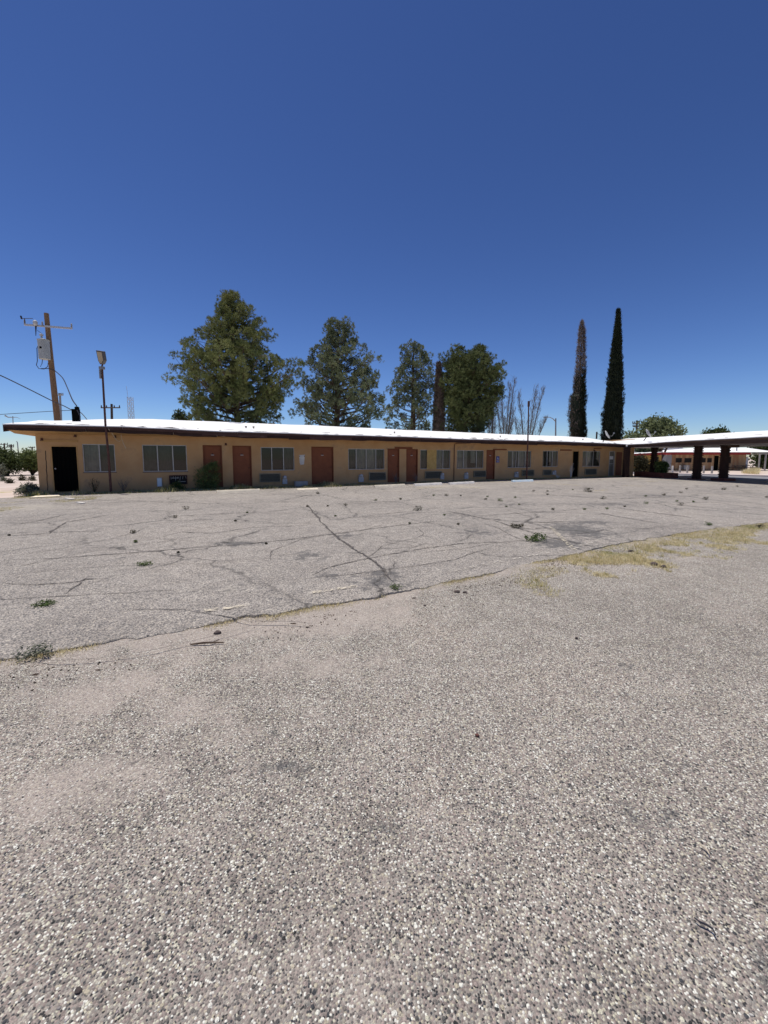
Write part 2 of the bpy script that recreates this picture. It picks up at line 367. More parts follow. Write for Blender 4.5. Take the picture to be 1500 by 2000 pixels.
def cl(u, v, y=0.0):                            # pixel -> (X, z) on a plane parallel to the canopy eave
    d = ray(u, v); o = Vector((0, 0, EYE)) - CC
    t = (y - o.dot(cq)) / d.dot(cq); p = Vector((0, 0, EYE)) + d * t
    return (p - CC).dot(cw), p.z
def sstep(a, b, x): x = min(1, max(0, (x - a) / (b - a))); return x * x * (3 - 2 * x)
FARZ = -0.5
def drop(x, y):
    q = (x - CC.x) * cq.x + (y - CC.y) * cq.y
    return FARZ * sstep(7.0, 15.0, q)

# ------------------------------------------------------------------ the ground
def grid_mesh(name, P, mats, attrs=None, kind='structure', smooth=True):
    """P: (n,m,3) array"""
    n, m_, _ = P.shape; me = bpy.data.meshes.new(name)
    idx = np.arange(n * m_).reshape(n, m_)
    f = np.stack([idx[:-1, :-1], idx[1:, :-1], idx[1:, 1:], idx[:-1, 1:]], -1).reshape(-1, 4)
    me.from_pydata(P.reshape(-1, 3).tolist(), [], f.tolist())
    for x in (mats if isinstance(mats, list) else [mats]): me.materials.append(x)
    if smooth: me.polygons.foreach_set('use_smooth', [True] * len(f))
    for k, a in (attrs or {}).items():
        at_ = me.attributes.new(k, 'FLOAT', 'POINT'); at_.data.foreach_set('value', np.asarray(a, dtype=np.float32).reshape(-1))
    me.update(); o = bpy.data.objects.new(name, me); COL.objects.link(o)
    if kind: o['kind'] = kind
    return o
# desert floor, to the horizon
gx = np.concatenate([[-3000, -1200, -500, -200, -120], np.arange(-80, 101, 2.5), [130, 200, 500, 1200, 3000]])
gy = np.concatenate([[-300, -60], np.arange(-10, 121, 2.5), [150, 200, 300, 600, 1500, 4000]])
P = np.zeros((len(gx), len(gy), 3))
for i, x in enumerate(gx):
    for j, y in enumerate(gy):
        b = noise.noise(Vector((x * .15, y * .15, 3))) * .05 if abs(x) < 100 and y > 20 else 0
        P[i, j] = (x, y, -.09 + drop(x, y) + (b - .02 if y > 20 else 0))
grid_mesh('ground', P, M['dirt'])

# broken near edge of the old car park
edge_px = [(-60, 1300), (0, 1287), (60, 1278), (150, 1265), (230, 1250), (300, 1238), (400, 1222), (500, 1201), (600, 1186), (700, 1171), (800, 1152),
           (900, 1131), (1000, 1109), (1100, 1086), (1200, 1063), (1300, 1046), (1400, 1031), (1500, 1020), (1560, 1012)]
E = [gnd(u, v) for u, v in edge_px]
E = [E[0] + (E[0] - E[2]).normalized() * 9] + E + [E[-1] + (E[-1] - E[-4]).normalized() * 16]
NE = 900
seg = [0]
for a, b in zip(E[:-1], E[1:]): seg.append(seg[-1] + (b - a).length)
# most columns where the edge shows in the photograph
tpar = np.concatenate([np.linspace(0, seg[1], 12, endpoint=False), np.linspace(seg[1], seg[-2], NE - 24, endpoint=False), np.linspace(seg[-2], seg[-1], 12)])
Ex = np.interp(tpar, seg, [e.x for e in E]); Ey = np.interp(tpar, seg, [e.y for e in E])
jit = np.array([noise.fractal(Vector((t * 1.9, 0, 5)), 1.0, 2.0, 6) * .085 + noise.noise(Vector((t * 7, 3, 1))) * .03 + noise.noise(Vector((t * 19, 3, 1))) * .022 for t in tpar])
Ey = Ey + jit
def edge_y(x): return float(np.interp(x, Ex, Ey))
def hz(x, y):
    return noise.noise(Vector((x * .35, y * .35, 0))) * .012 + drop(x, y)
def lip(x, y):
    d = y - edge_y(x); return d
# far boundary of the car park: front of the facade, then behind the canopy
Fp = [w2(-8, -1.9), w2(-1, -1.75), w2(6, -.95), w2(S_END - .5, -.75), CC + cq * 7.6 + cw * -1.0, CC + cq * 7.6 + cw * 22, CC + cq * 7.6 + cw * 34]
fs = [0]
for a, b in zip(Fp[:-1], Fp[1:]): fs.append(fs[-1] + (b - a).length)
tt = (tpar - tpar[0]) / (tpar[-1] - tpar[0])
# map edge parameter onto the far boundary by bearing so that the columns never cross
fd = np.linspace(0, fs[-1], 2000); Fx = np.interp(fd, fs, [p.x for p in Fp]); Fy = np.interp(fd, fs, [p.y for p in Fp])
vk = np.linspace(0, 1, 130) ** 1.6
FX = np.interp(tt, fd / fs[-1], Fx); FY = np.interp(tt, fd / fs[-1], Fy)
for k in range(3):   # smooth the rounding of the corner
    pass
def stain_field(lst, x, y):
    a = 0.0
    for (cx_, cy_, rx, ry, w) in lst:
        w = w * 1.2
        q = ((x - cx_) / rx) ** 2 + ((y - cy_) / ry) ** 2
        if q < 6: a += w * math.exp(-q)
    return a
def stains(px):
    out = []
    for (u, v, ru, rv, w) in px:
        c = gnd(u, v); r = abs(gnd(u + ru, v).x - c.x); ry = abs(gnd(u, v - rv).y - gnd(u, v + rv).y) / 2
        out.append((c.x, c.y, r, ry, w))
    return out
dark_st = stains([(1130, 1036, 60, 18, .55), (1090, 1062, 55, 14, .55), (1160, 1020, 50, 5, .4), (910, 1008, 60, 14, .3), (935, 1040, 60, 10, .35), (465, 1062, 50, 6, .5), (600, 1085, 55, 14, .35),
                  (210, 1092, 40, 5, .4), (680, 1046, 30, 6, .45), (740, 1140, 80, 18, .35), (760, 1120, 40, 10, .35), (1020, 985, 80, 5, .3), (1190, 985, 80, 4, .35), (1280, 968, 60, 4, .35), (150, 1150, 40, 14, .4),
                  (450, 1150, 40, 14, .3), (1400, 960, 90, 5, .25), (120, 1030, 60, 12, .25), (640, 1125, 30, 8, .4), (600, 1170, 80, 10, .25)])
sand_st = stains([(450, 1150, 22, 10, .5), (470, 970, 110, 5, .35), (1060, 945, 110, 4, .3), (880, 950, 110, 5, .5), (20, 992, 90, 10, .6), (200, 990, 100, 4, .3), (840, 1140, 60, 8, .3)])
P = np.zeros((len(tpar), len(vk), 3)); att_s = np.zeros((len(tpar), len(vk))); att_d = np.zeros_like(att_s)
for i in range(len(tpar)):
    for j, k in enumerate(vk):
        x = Ex[i] * (1 - k) + FX[i] * k; y = Ey[i] * (1 - k) + FY[i] * k
        P[i, j] = (x, y, hz(x, y)); att_s[i, j] = stain_field(sand_st, x, y); att_d[i, j] = stain_field(dark_st, x, y)
    P[i, 0, 2] -= .006
    att_d[i, 0] += .1
lot = grid_mesh('parking_lot', P, M['lot'], {'sand': att_s, 'dark': att_d})
# the broken face of the edge
m = MB()
for i in range(len(tpar) - 1):
    a = P[i, 0]; b = P[i + 1, 0]
    m.quad((a[0], a[1] - .012, -.075), (b[0], b[1] - .012, -.075), tuple(b), tuple(a))
m.build('broken_edge', M['lip'], lot)

# chip-sealed apron in the foreground, 3 cm lower
na, nb = 260, 200
xs = np.linspace(-26, 34, na); P2 = np.zeros((na, nb, 3)); s2 = np.zeros((na, nb)); d2 = np.zeros((na, nb))
ks = np.linspace(0, 1, nb) ** .75
ap_dark = stains([(560, 1480, 130, 60, .28), (760, 1620, 120, 60, .25), (1250, 1550, 200, 120, .25), (1350, 1300, 200, 80, .18), (60, 1420, 120, 40, .3), (1450, 1850, 160, 80, .3), (1270, 1072, 60, 3, .6), (1310, 1082, 40, 3, .6), (830, 1360, 100, 30, .18), (1400, 1120, 80, 12, .2)])
ap_sand = stains([(200, 1350, 160, 40, .45), (560, 1215, 160, 22, .5), (760, 1200, 120, 30, .35), (150, 1520, 120, 60, .35), (450, 1400, 140, 50, .3), (900, 1480, 120, 50, .2), (620, 1290, 200, 30, .35), (1300, 1085, 120, 10, .4), (1450, 1040, 100, 8, .5)])
for i, x in enumerate(xs):
    yt = edge_y(x) + .35
    for j, k in enumerate(ks):
        y = -8 + (yt + 8) * k
        P2[i, j] = (x, y, -.032 + noise.noise(Vector((x * .5, y * .5, 9))) * .008 + .014 * math.exp(-((yt - .35 - y) / .3) ** 2) + .030 * max(-.3, noise.fractal(Vector((x * 1.3, 7, 2)), 1, 2, 4) * 1.1) * math.exp(-((yt - .35 - y) / .35) ** 2))
        s2[i, j] = stain_field(ap_sand, x, y) + .34 * max(-.4, noise.fractal(Vector((x * .45 + 3, y * .45, 5)), 1, 2, 4)) + .16 - .03 * max(0, x) + .50 * math.exp(-((edge_y(x) - y) / .30) ** 2)
        d2[i, j] = .72 * stain_field(ap_dark, x, y)
apron = grid_mesh('driveway', P2, M['apron'], {'sand': s2, 'dark': d2})

# road and far verge beyond the canopy
m = MB()
ra, rb = gnd(1295, 925.5, FARZ), gnd(1500, 930.5, FARZ); rd = (rb - ra).normalized(); rn = Vector((-rd.y, rd.x, 0));
if rn.x < 0: rn = -rn
pts = [ra - rd * 60, rb + rd * 60]
m.quad(pts[0] - rn * 9 + Vector((0, 0, -.03)), pts[1] - rn * 9 + Vector((0, 0, -.03)), pts[1] + Vector((0, 0, -.03)), pts[0] + Vector((0, 0, -.03)))
o = m.build('road', M['road']); o['kind'] = 'structure'
m = MB()
p0, p1 = pts[0] + Vector((0, 0, -.1)), pts[1] + Vector((0, 0, -.1))
for a, b in ((p0, p1),):
    vs = [a, b, b + rn * 2.4, a + rn * 2.4]; top = [v + Vector((0, 0, .2)) for v in vs]
    m.add(vs + top, [(0, 1, 5, 4), (1, 2, 6, 5), (2, 3, 7, 6), (3, 0, 4, 7), (4, 5, 6, 7)])
o = m.build('sidewalk', mat('pale_sidewalk', (.62, .53, .48), .9, (.52, .44, .40), 1.2, bump=.003)); o['kind'] = 'structure'

# ---- cracks (ribbons laid on the lot), painted lines
def ribbon(mb, pts, w, z=.004, m_=0, wob=.06, taper=True, hfun=hz, step=.05):
    pts = [Vector(p) for p in pts]; L_ = [0]
    for a, b in zip(pts[:-1], pts[1:]): L_.append(L_[-1] + (b - a).length)
    n = max(3, int(L_[-1] / step)); tt_ = np.linspace(0, L_[-1], n)
    x = np.interp(tt_, L_, [p.x for p in pts]); y = np.interp(tt_, L_, [p.y for p in pts]); sd_ = random.random() * 100
    vs = []
    for i in range(n):
        j = min(i, n - 2); dx, dy = x[j + 1] - x[j], y[j + 1] - y[j]; l = math.hypot(dx, dy) or 1
        nx, ny = -dy / l, dx / l
        o_ = noise.fractal(Vector((tt_[i] * .9, sd_, 0)), 1, 2, 5) * wob + (noise.noise(Vector((tt_[i] * 9, sd_, 7))) * .02 if wob else 0)
        ww = w * (.55 + .9 * abs(noise.noise(Vector((tt_[i] * 4, sd_, 2)))) * 1.6) if wob else w
        if taper: ww *= min(1, i / 8 + .1, (n - 1 - i) / 8 + .1)
        px, py = x[i] + nx * o_, y[i] + ny * o_
        for sg in (-1, 1):
            qx, qy = px + nx * ww * sg, py + ny * ww * sg; vs.append((qx, qy, hfun(qx, qy) + z))
    mb.add(vs, [(2 * i, 2 * i + 2, 2 * i + 3, 2 * i + 1) for i in range(n - 1)], m_)
cr = [([(0, 1095), (100, 1092), (180, 1086), (260, 1080), (350, 1073), (470, 1064), (560, 1055), (650, 1043), (750, 1030), (800, 1024), (860, 1018)], .011),
      ([(0, 1047), (60, 1044), (110, 1040), (200, 1036)], .014), ([(90, 1044), (130, 1020), (180, 1012), (215, 1005)], .014),
      ([(0, 1141), (60, 1142), (110, 1140), (150, 1136), (165, 1130), (215, 1131)], .008), ([(125, 1160), (150, 1140), (165, 1128)], .012),
      ([(600, 985), (610, 1000), (625, 1015), (650, 1043), (680, 1065), (712, 1086), (745, 1108), (770, 1140)], .016),
      ([(340, 1008), (430, 1004), (520, 1000), (600, 990), (680, 985), (750, 980), (820, 978)], .010),
      ([(610, 1125), (640, 1112), (700, 1095), (750, 1085), (830, 1072), (900, 1062), (970, 1060), (1010, 1062)], .009),
      ([(865, 998), (930, 1010), (980, 1022), (1010, 1032), (1060, 1048), (1110, 1058), (1165, 1070)], .014),
      ([(1150, 1000), (1180, 1004), (1230, 1013), (1300, 1024)], .014), ([(1190, 990), (1260, 1000), (1360, 1012)], .012),
      ([(1290, 982), (1380, 992), (1460, 998)], .012), ([(950, 1008), (1030, 1001), (1100, 997), (1145, 994)], .011),
      ([(985, 1020), (1060, 1020), (1110, 1018)], .013), ([(140, 975), (300, 980), (450, 985), (600, 978)], .012),
      ([(1010, 966), (1100, 968), (1200, 975), (1330, 970)], .018), ([(0, 1030), (60, 1020), (130, 1005), (200, 1000)], .010),
      ([(330, 1040), (410, 1042), (500, 1030), (610, 1026)], .007), ([(700, 1010), (790, 1000), (870, 990)], .008),
      ([(1200, 960), (1330, 962), (1480, 966)], .016),
      ([(1220, 1045), (1180, 1035), (1100, 1046)], .006), ([(1350, 975), (1460, 982), (1520, 990)], .012)]
mb = MB()
for k_, (pl, w) in enumerate(cr): random.seed(k_ + 500); ribbon(mb, [gnd(*p) for p in pl], w * 2.2, .006)
mb.build('crack', M['crack_soft'], lot)
mb = MB()
for k_, (pl, w) in enumerate(cr): random.seed(k_ + 500); ribbon(mb, [gnd(*p) for p in pl], w * .62, .010, wob=.06)
# finer random cracks between the traced ones
for k in range(90):
    x = random.uniform(-11, 20); y = edge_y(x) + .6 + random.random() ** 1.3 * 12
    if y > 17 + x * .35: continue
    a = random.choice([0, 0, 1]) * 1.4 + random.uniform(-.45, .45); pl = [Vector((x, y, 0))]
    for q in range(random.randint(2, 5)):
        pl.append(pl[-1] + Vector((math.cos(a), math.sin(a), 0)) * random.uniform(.4, 1.1)); a += random.uniform(-.6, .6)
    ribbon(mb, pl, random.uniform(.003, .007), .008, wob=.05)
mb.build('fine_crack', M['crack'], lot)
def paint(pl, w, m_, name='painted_line'):
    mb_ = MB(); ribbon(mb_, [gnd(*p) for p in pl], w, .013, wob=0, taper=False); return mb_.build(name, m_, lot)
paint([(880, 1117), (960, 1100), (1040, 1086), (1120, 1072), (1200, 1047)], .045, M['paint_white'])
paint([(1076, 1030), (1098, 1052), (1122, 1076)], .04, M['paint_cream'])
paint([(398, 1195), (440, 1190), (486, 1185)], .04, M['paint_cream'])
paint([(610, 1160), (650, 1154), (697, 1147)], .035, M['paint_cream'])
paint([(424, 963.5), (472, 969.5)], .05, M['paint_white']); paint([(538, 959.5), (602, 966)], .05, M['paint_white'])
paint([(640, 956), (702, 962)], .05, M['paint_white']); paint([(305, 974), (332, 976.5)], .06, M['paint_white'])
paint([(815, 954), (868, 951.5)], .09, M['paint_yellow']); paint([(895, 951), (938, 953.5)], .09, M['paint_yellow'])
paint([(958, 942), (1000, 941)], .12, M['paint_yellow']); paint([(1042, 942.5), (1090, 945), (1134, 949)], .08, M['paint_yellow'])
paint([(1214, 949), (1262, 950)], .10, M['paint_yellow']); paint([(1160, 959), (1186, 957)], .10, M['paint_yellow']); paint([(1262, 940.5), (1284, 940)], .12, M['paint_yellow'])
paint([(1480, 946), (1530, 946)], .10, M['paint_yellow'])
m = MB(); n_ = 80
for i in range(n_):
    s0 = -1.6 + (S_END + 1.6) * i / n_; s1 = -1.6 + (S_END + 1.6) * (i + 1) / n_
    m.quad(tuple(w2(s0, -1.5, -.03)), tuple(w2(s1, -1.5, -.03)), tuple(w2(s1, .0, -.02)), tuple(w2(s0, .0, -.02)))
o = m.build('planting_strip', M['dirt']); o['kind'] = 'structure'
# flat concrete pad by the black door, scraps beside it
m = MB(); a, b = gnd(58, 973), gnd(118, 970); c, d = gnd(112, 966.5), gnd(78, 967.5)
zz = Vector((0, 0, .03)); m.add([a, b, c, d, a + zz, b + zz, c + zz, d + zz], [(4, 5, 6, 7), (0, 1, 5, 4), (1, 2, 6, 5), (2, 3, 7, 6), (3, 0, 4, 7)])
o = m.build('concrete_pad', M['cream']); o['kind'] = 'structure'

# ------------------------------------------------------------------ the motel
motel = thing('motel_building', 'long single-storey tan stucco motel with orange doors and white roof', 'building', tuple(A0), WANG)
eave_t = [(5, 828), (60, 828.3), (150, 830.5), (250, 833), (310, 836), (370, 839), (440, 842.5), (480, 843), (560, 845.5), (620, 848), (720, 850.5), (800, 853), (900, 857), (1000, 859.5), (1100, 862), (1180, 865), (1225, 867.5)]
eave_b = [(5, 838), (60, 842), (150, 843.5), (250, 846.5), (310, 849), (340, 849.5), (350, 852), (440, 853.5), (480, 856), (560, 857), (620, 858.5), (720, 860), (800, 862), (900, 864.5), (1000, 867), (1100, 869), (1180, 872), (1225, 874)]
ridge = [(110, 822), (130, 821.5), (200, 819), (300, 818.5), (370, 821.5), (450, 824.5), (530, 828), (600, 830.3), (700, 835), (800, 840), (900, 844), (1000, 848.5), (1100, 852), (1180, 857), (1210, 858)]
RY = 4.0
et = [wl(u, v, EAVE_Y) for u, v in eave_t]; eb = [wl(u, v, EAVE_Y) for u, v in eave_b]; rg = [wl(u, v, RY) for u, v in ridge]
SL = et[0][0]; SR = sc + 1.0
SOFZ = 2.47
WALLTOP = 2.50
def zt(s): return interp(et, s)
def zb(s): return interp(eb, s)
def zr(s): return interp(rg, s)
m = MB(); N_ = 120; ssx = np.linspace(SL, SR, N_)
rows = [(EAVE_Y, 0.0), (.2, .26), (1.8, .56), (RY - .6, .93), (RY, 1.0), (RY + 2, .75), (9.3, .05)]
vs = []
for s in ssx:
    wv = noise.noise(Vector((s * 1.1, 4, 0))) * .015
    for (yy, k) in rows:
        z = zt(s) * (1 - k) + zr(s) * k + (wv if k < .01 else noise.noise(Vector((s * .5, yy, 1))) * .02)
        vs.append((s, yy - (.03 if k == 0 else 0), z))
nr = len(rows)
m.add(vs, [(i * nr + j, (i + 1) * nr + j, (i + 1) * nr + j + 1, i * nr + j + 1) for i in range(N_ - 1) for j in range(nr - 1)])
# membrane edge thickness, underside
lo_ = [(x, y, z - .035) for x, y, z in vs]
m.add(lo_, [(i * nr + j, i * nr + j + 1, (i + 1) * nr + j + 1, (i + 1) * nr + j) for i in range(N_ - 1) for j in range(nr - 1)])
for i in range(N_ - 1): m.quad(lo_[i * nr], lo_[(i + 1) * nr], vs[(i + 1) * nr], vs[i * nr])
for j in range(nr - 1): m.quad(lo_[j + 1], lo_[j], vs[j], vs[j + 1]); b_ = (N_ - 1) * nr; m.quad(lo_[b_ + j], lo_[b_ + j + 1], vs[b_ + j + 1], vs[b_ + j])
roof = m.build('roof', M['roofwhite'], motel, smooth=False)
# curled tears in the coating near the eave
for k in range(70):
    m = MB()
    s = random.uniform(SL + .3, SR - 1.5); k0 = random.random() ** 2 * .16; y = EAVE_Y + .02 + k0 * 5; l = random.uniform(.1, .6)
    z = zt(s) * (1 - k0 * .9) + zr(s) * k0 * .9 + .022; h = random.uniform(.008, .028)
    a = (s, y, z); b = (s + l, y + random.uniform(-.05, .05), z + (zt(s + l) - zt(s))); 
    m.add([a, b, (b[0] - .05, b[1] + .05, b[2] + h), (a[0] + .05, a[1] + .05, a[2] + h * .6), (s + l / 2, y - .02, z + h)], [(0, 1, 4), (0, 4, 3), (4, 1, 2), (3, 4, 2)])
    m.build('peeling_flake', M['tar'], roof)
# small vents on the roof
for (u, v) in ((482, 835.5), (497, 836.5), (775, 846), (983, 853.5), (1263, 855), (1145, 859)):
    s, z = wl(u, v, .3); zz = zt(s) * .7 + zr(s) * .3
    MB().lathe((s, .6, zz - .05), [(.03, 0), (.03, .13), (.06, .14), (.05, .18), (.01, .19)], 8).build('roof_vent', M['tar'], roof)
# fascia boards: an upper drip board, a lower sagging board in lengths
def fascia(s0, s1, seed, f0, f1, y, jit_, th, name='fascia_board', mt_='board'):
    mb_ = MB(); n = max(2, int((s1 - s0) / .25)); ss_ = np.linspace(s0, s1, n); A = []; B = []
    for i, s in enumerate(ss_):
        t, b = zt(s) - .035, zb(s); j = noise.fractal(Vector((s * .8, seed, 0)), 1, 2, 4) * jit_
        A.append((s, t + (b - t) * f0 + j * .3)); B.append((s, t + (b - t) * f1 + j))
    for i in range(n - 1):
        (x0, a0), (x1, a1) = A[i], A[i + 1]; (_, b0), (_, b1) = B[i], B[i + 1]
        mb_.quad((x0, y, b0), (x1, y, b1), (x1, y, a1), (x0, y, a0)); mb_.quad((x0, y + th, b0), (x1, y + th, b1), (x1, y, b1), (x0, y, b0)); mb_.quad((x0, y, a0), (x1, y, a1), (x1, y + th, a1), (x0, y + th, a0))
        mb_.quad((x0, y + th, a0), (x1, y + th, a1), (x1, y + th, b1), (x0, y + th, b0))
    for i, sg in ((0, 1), (n - 1, -1)):
        x, a0 = A[i]; b0 = B[i][1]; q = [(x, y + th, b0), (x, y, b0), (x, y, a0), (x, y + th, a0)]; mb_.quad(*(q if sg > 0 else q[::-1]))
    return mb_.build(name, M[mt_], motel)
brk = [SL + .01, 3.2, 7.8, 11.5, 15.2, 19.9, 24.5, 29, 33.5, SR - .9]
for i in range(len(brk) - 1): fascia(brk[i] + .006, brk[i + 1] - .006, i * 3.1, 0.0, .46, EAVE_Y + .0, .008, .03)
brk = [SL + .03, 1.9, 5.1, 6.9, 10.2, 13.1, 17.8, 22.2, 27, 31.5, SR - .9]
for i in range(len(brk) - 1): fascia(brk[i] + .008, brk[i + 1] - .008, 50 + i * 2.3, .40, 1.04 + random.uniform(-.10, .12), EAVE_Y + .035 + (i % 2) * .012, .035, .03, mt_='board_dark')
brk = [6.2, 9.2, 11.2, 13.6, 15.2]
for i in range(len(brk) - 1): fascia(brk[i] + .05, brk[i + 1] - .05, 80 + i * 2.3, .45, .80 + (i % 3) * .1, EAVE_Y - .02 - i * .004, .04, .02, 'loose_board', 'board_dark' if i % 2 else 'board')
# rake board at the left end
m = MB(); zl = zt(SL)
m.add([(SL, EAVE_Y, zl - .04), (SL, RY, zr(SL) - .04), (SL, 9.3, zl + .1), (SL, 9.3, zl - .15), (SL, RY, zr(SL) - .3), (SL, EAVE_Y, zl - .29),
       (SL + .035, EAVE_Y, zl - .04), (SL + .035, RY, zr(SL) - .04), (SL + .035, 9.3, zl + .1), (SL + .035, 9.3, zl - .15), (SL + .035, RY, zr(SL) - .3), (SL + .035, EAVE_Y, zl - .29)],
      [(0, 1, 4, 5), (1, 2, 3, 4), (6, 11, 10, 7), (7, 10, 9, 8), (5, 4, 10, 11), (4, 3, 9, 10), (0, 5, 11, 6), (0, 6, 7, 1), (1, 7, 8, 2)])
m.build('rake_board', M['board'], motel)
# soffit
m = MB()
for i in range(60):
    s0 = SL + .04 + (SR - SL - .1) * i / 60; s1 = SL + .04 + (SR - SL - .1) * (i + 1) / 60
    def so_(s): return zb(s) + .03
    m.quad((s0, EAVE_Y + .09, so_(s0)), (s0, .01, SOFZ), (s1, .01, SOFZ), (s1, EAVE_Y + .09, so_(s1)))
m.quad((SL + .04, .01, SOFZ), (SL + .04, 9.2, SOFZ), (-.01, 9.2, SOFZ), (-.01, .01, SOFZ))
m.build('soffit', M['soffit'], motel)

# features, measured from the photograph
def rectpx(uL, uR, vT, vB):
    sL = (wl(uL, vT)[0] + wl(uL + (vB - vT) * (750 - uL) / 8200, vB)[0]) / 2; um = (uL + uR) / 2
    sR = wl(uR, vT)[0]
    return sL, sR, wl(um, vB)[1], wl(um, vT)[1]
wins = [  # uL,uR,vT,vB, dividers(px), fills
    (160, 223.5, 867.5, 922, [192.5], ['c', 'g'], 'white curtains'),
    (277, 364, 869, 921, [306.5, 336.5], ['g', 'g', 'n'], ''),
    (509, 574.5, 873.5, 919, [530.5, 553.5], ['n', 'n', 'g'], ''),
    (680, 751, 876.5, 917, [696, 715.5, 734.5], ['g', 'c', 'c', 'g'], ''),
    (821, 880, 878.5, 916, [835, 852.5, 866], ['g', 'b', 'c', 'g'], ''),
    (892.5, 945, 879.5, 915, [906, 931.5], ['c', 'h', 'g'], ''),
    (992, 1038, 880.5, 913.5, [1002, 1009, 1014, 1027], ['g', 'c', 'n', 'c', 'g'], ''),
    (1060.5, 1090.5, 880.5, 911.8, [1070, 1080], ['g', 'h', 'g'], ''),
    (1138.5, 1173, 881, 911.2, [1147, 1160], ['g', 'c', 'g'], '')]
doors = [(97, 151, 870, 962.5, 'k'), (395.5, 433, 869.5, 951.5, 'o'), (453.5, 490.5, 870.5, 953.3, 'o'), (608, 651, 872.5, 948, 'o'), (757, 780, 876.2, 944, 'o'),
         (793.7, 816, 877, 943, 'o'), (950.5, 967, 879.7, 937, 'o'), (1118.5, 1132, 881, 932, 'k'), (1190.5, 1201, 882, 927, 'g')]
W_ = [rectpx(a, b, c, d) for a, b, c, d, *_ in wins]; D_ = []
for a, b, c, d, k in doors:
    q = rectpx(a, b, c, d); D_.append((q[0], q[1], 0.0, max(2.0, min(2.12, q[3]))))
holes = W_ + D_
xsx = sorted(set([0.0, S_END] + [h[0] for h in holes] + [h[1] for h in holes])); zsx = sorted(set([-.1, WALLTOP] + [h[2] for h in holes] + [h[3] for h in holes]))
m = MB()
for a, b in zip(xsx[:-1], xsx[1:]):
    for c, d in zip(zsx[:-1], zsx[1:]):
        cx_, cz_ = (a + b) / 2, (c + d) / 2
        if any(h[0] < cx_ < h[1] and h[2] < cz_ < h[3] for h in holes): continue
        m.quad((a, 0, c), (b, 0, c), (b, 0, d), (a, 0, d))
for h in holes:
    s0, s1, z0, z1 = h; T = .2
    m.quad((s0, 0, z0), (s0, 0, z1), (s0, T, z1), (s0, T, z0)); m.quad((s1, 0, z0), (s1, T, z0), (s1, T, z1), (s1, 0, z1))
    m.quad((s0, 0, z1), (s1, 0, z1), (s1, T, z1), (s0, T, z1)); m.quad((s0, 0, z0), (s0, T, z0), (s1, T, z0), (s1, 0, z0))
m.build('wall', M['stucco'], motel)
m = MB(); m.quad((0, 8.5, -.1), (0, 0, -.1), (0, 0, WALLTOP), (0, 8.5, WALLTOP)); m.build('wall', M['stucco'], motel)
m = MB(); m.quad((S_END, 0, -.1), (S_END, 8.5, -.1), (S_END, 8.5, WALLTOP + .5), (S_END, 0, WALLTOP + .5)); m.build('wall', M['stucco'], motel)
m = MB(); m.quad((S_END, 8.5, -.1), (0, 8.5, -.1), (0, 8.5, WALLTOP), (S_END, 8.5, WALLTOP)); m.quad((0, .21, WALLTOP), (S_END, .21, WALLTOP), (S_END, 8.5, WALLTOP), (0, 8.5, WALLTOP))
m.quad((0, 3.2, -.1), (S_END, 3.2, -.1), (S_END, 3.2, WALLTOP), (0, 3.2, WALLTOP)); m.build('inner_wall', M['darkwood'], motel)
# windows
def drape(s0, s1, z0, z1, y, amp, n=24):
    mb_ = MB(); xx = np.linspace(s0, s1, n); vs_ = []; ph = random.random() * 9
    for i, s in enumerate(xx):
        yy = y + amp * math.sin(s * 34 + ph) + amp * .6 * noise.noise(Vector((s * 9, ph, 0)))
        vs_ += [(s, yy, z0), (s + noise.noise(Vector((s * 3, ph, 4))) * .03, yy * .98 + y * .02, z1)]
    mb_.add(vs_, [(2 * i, 2 * i + 2, 2 * i + 3, 2 * i + 1) for i in range(n - 1)]); return mb_
for (s0, s1, z0, z1), spec in zip(W_, wins):
    fw = .035; m = MB(); dv = [wl(u, spec[2])[0] for u in spec[4]]
    m.box(s0, .03, z0, s1, .085, z0 + fw); m.box(s0, .03, z1 - fw, s1, .085, z1)
    m.box(s0, .03, z0 + fw, s0 + fw, .085, z1 - fw); m.box(s1 - fw, .03, z0 + fw, s1, .085, z1 - fw)
    for q in dv: m.box(q - .02, .033, z0 + fw, q + .02, .082, z1 - fw)
    win = m.build('window', M['alu'], motel)
    MB().box(s0 - .03, -.025, z0 - .035, s1 + .03, .028, z0 - .002).build('sill', M['stucco' if spec[0] > 300 else 'darkalu'], win)
    ed = [s0 + fw] + dv + [s1 - fw]
    for a, b, k in zip(ed[:-1], ed[1:], spec[5]):
        m = MB(); a2, b2 = a + (.0 if a == ed[0] else .02), b - (.0 if b == ed[-1] else .02)
        m.quad((a2, .058, z0 + fw), (b2, .058, z0 + fw), (b2, .058, z1 - fw), (a2, .058, z1 - fw)); m.build('pane', M['glass'], win)
        if k == 'c': drape(a, b, z0 + .05, z1 - .02, .16, .022).build('curtain', M['curtain'], win, smooth=True)
        if k == 'g': drape(a, b, z0 + .02, z1 - .02, .17, .014).build('curtain', M['greycurtain'], win, smooth=True)
        if k == 'h':
            mid = (a + b) / 2; drape(a, mid - .1 * (b - a), z0 + .05, z1 - .02, .16, .03).build('curtain', M['curtain'], win, smooth=True); drape(mid + .15 * (b - a), b, z0 + .35, z1 - .02, .16, .03).build('curtain', M['curtain'], win, smooth=True)
        if k == 'b': MB().box(a - .02, .012, z0 + .005, b + .02, .029, z1 - .005).build('window_panel', M['plyboard'], win)
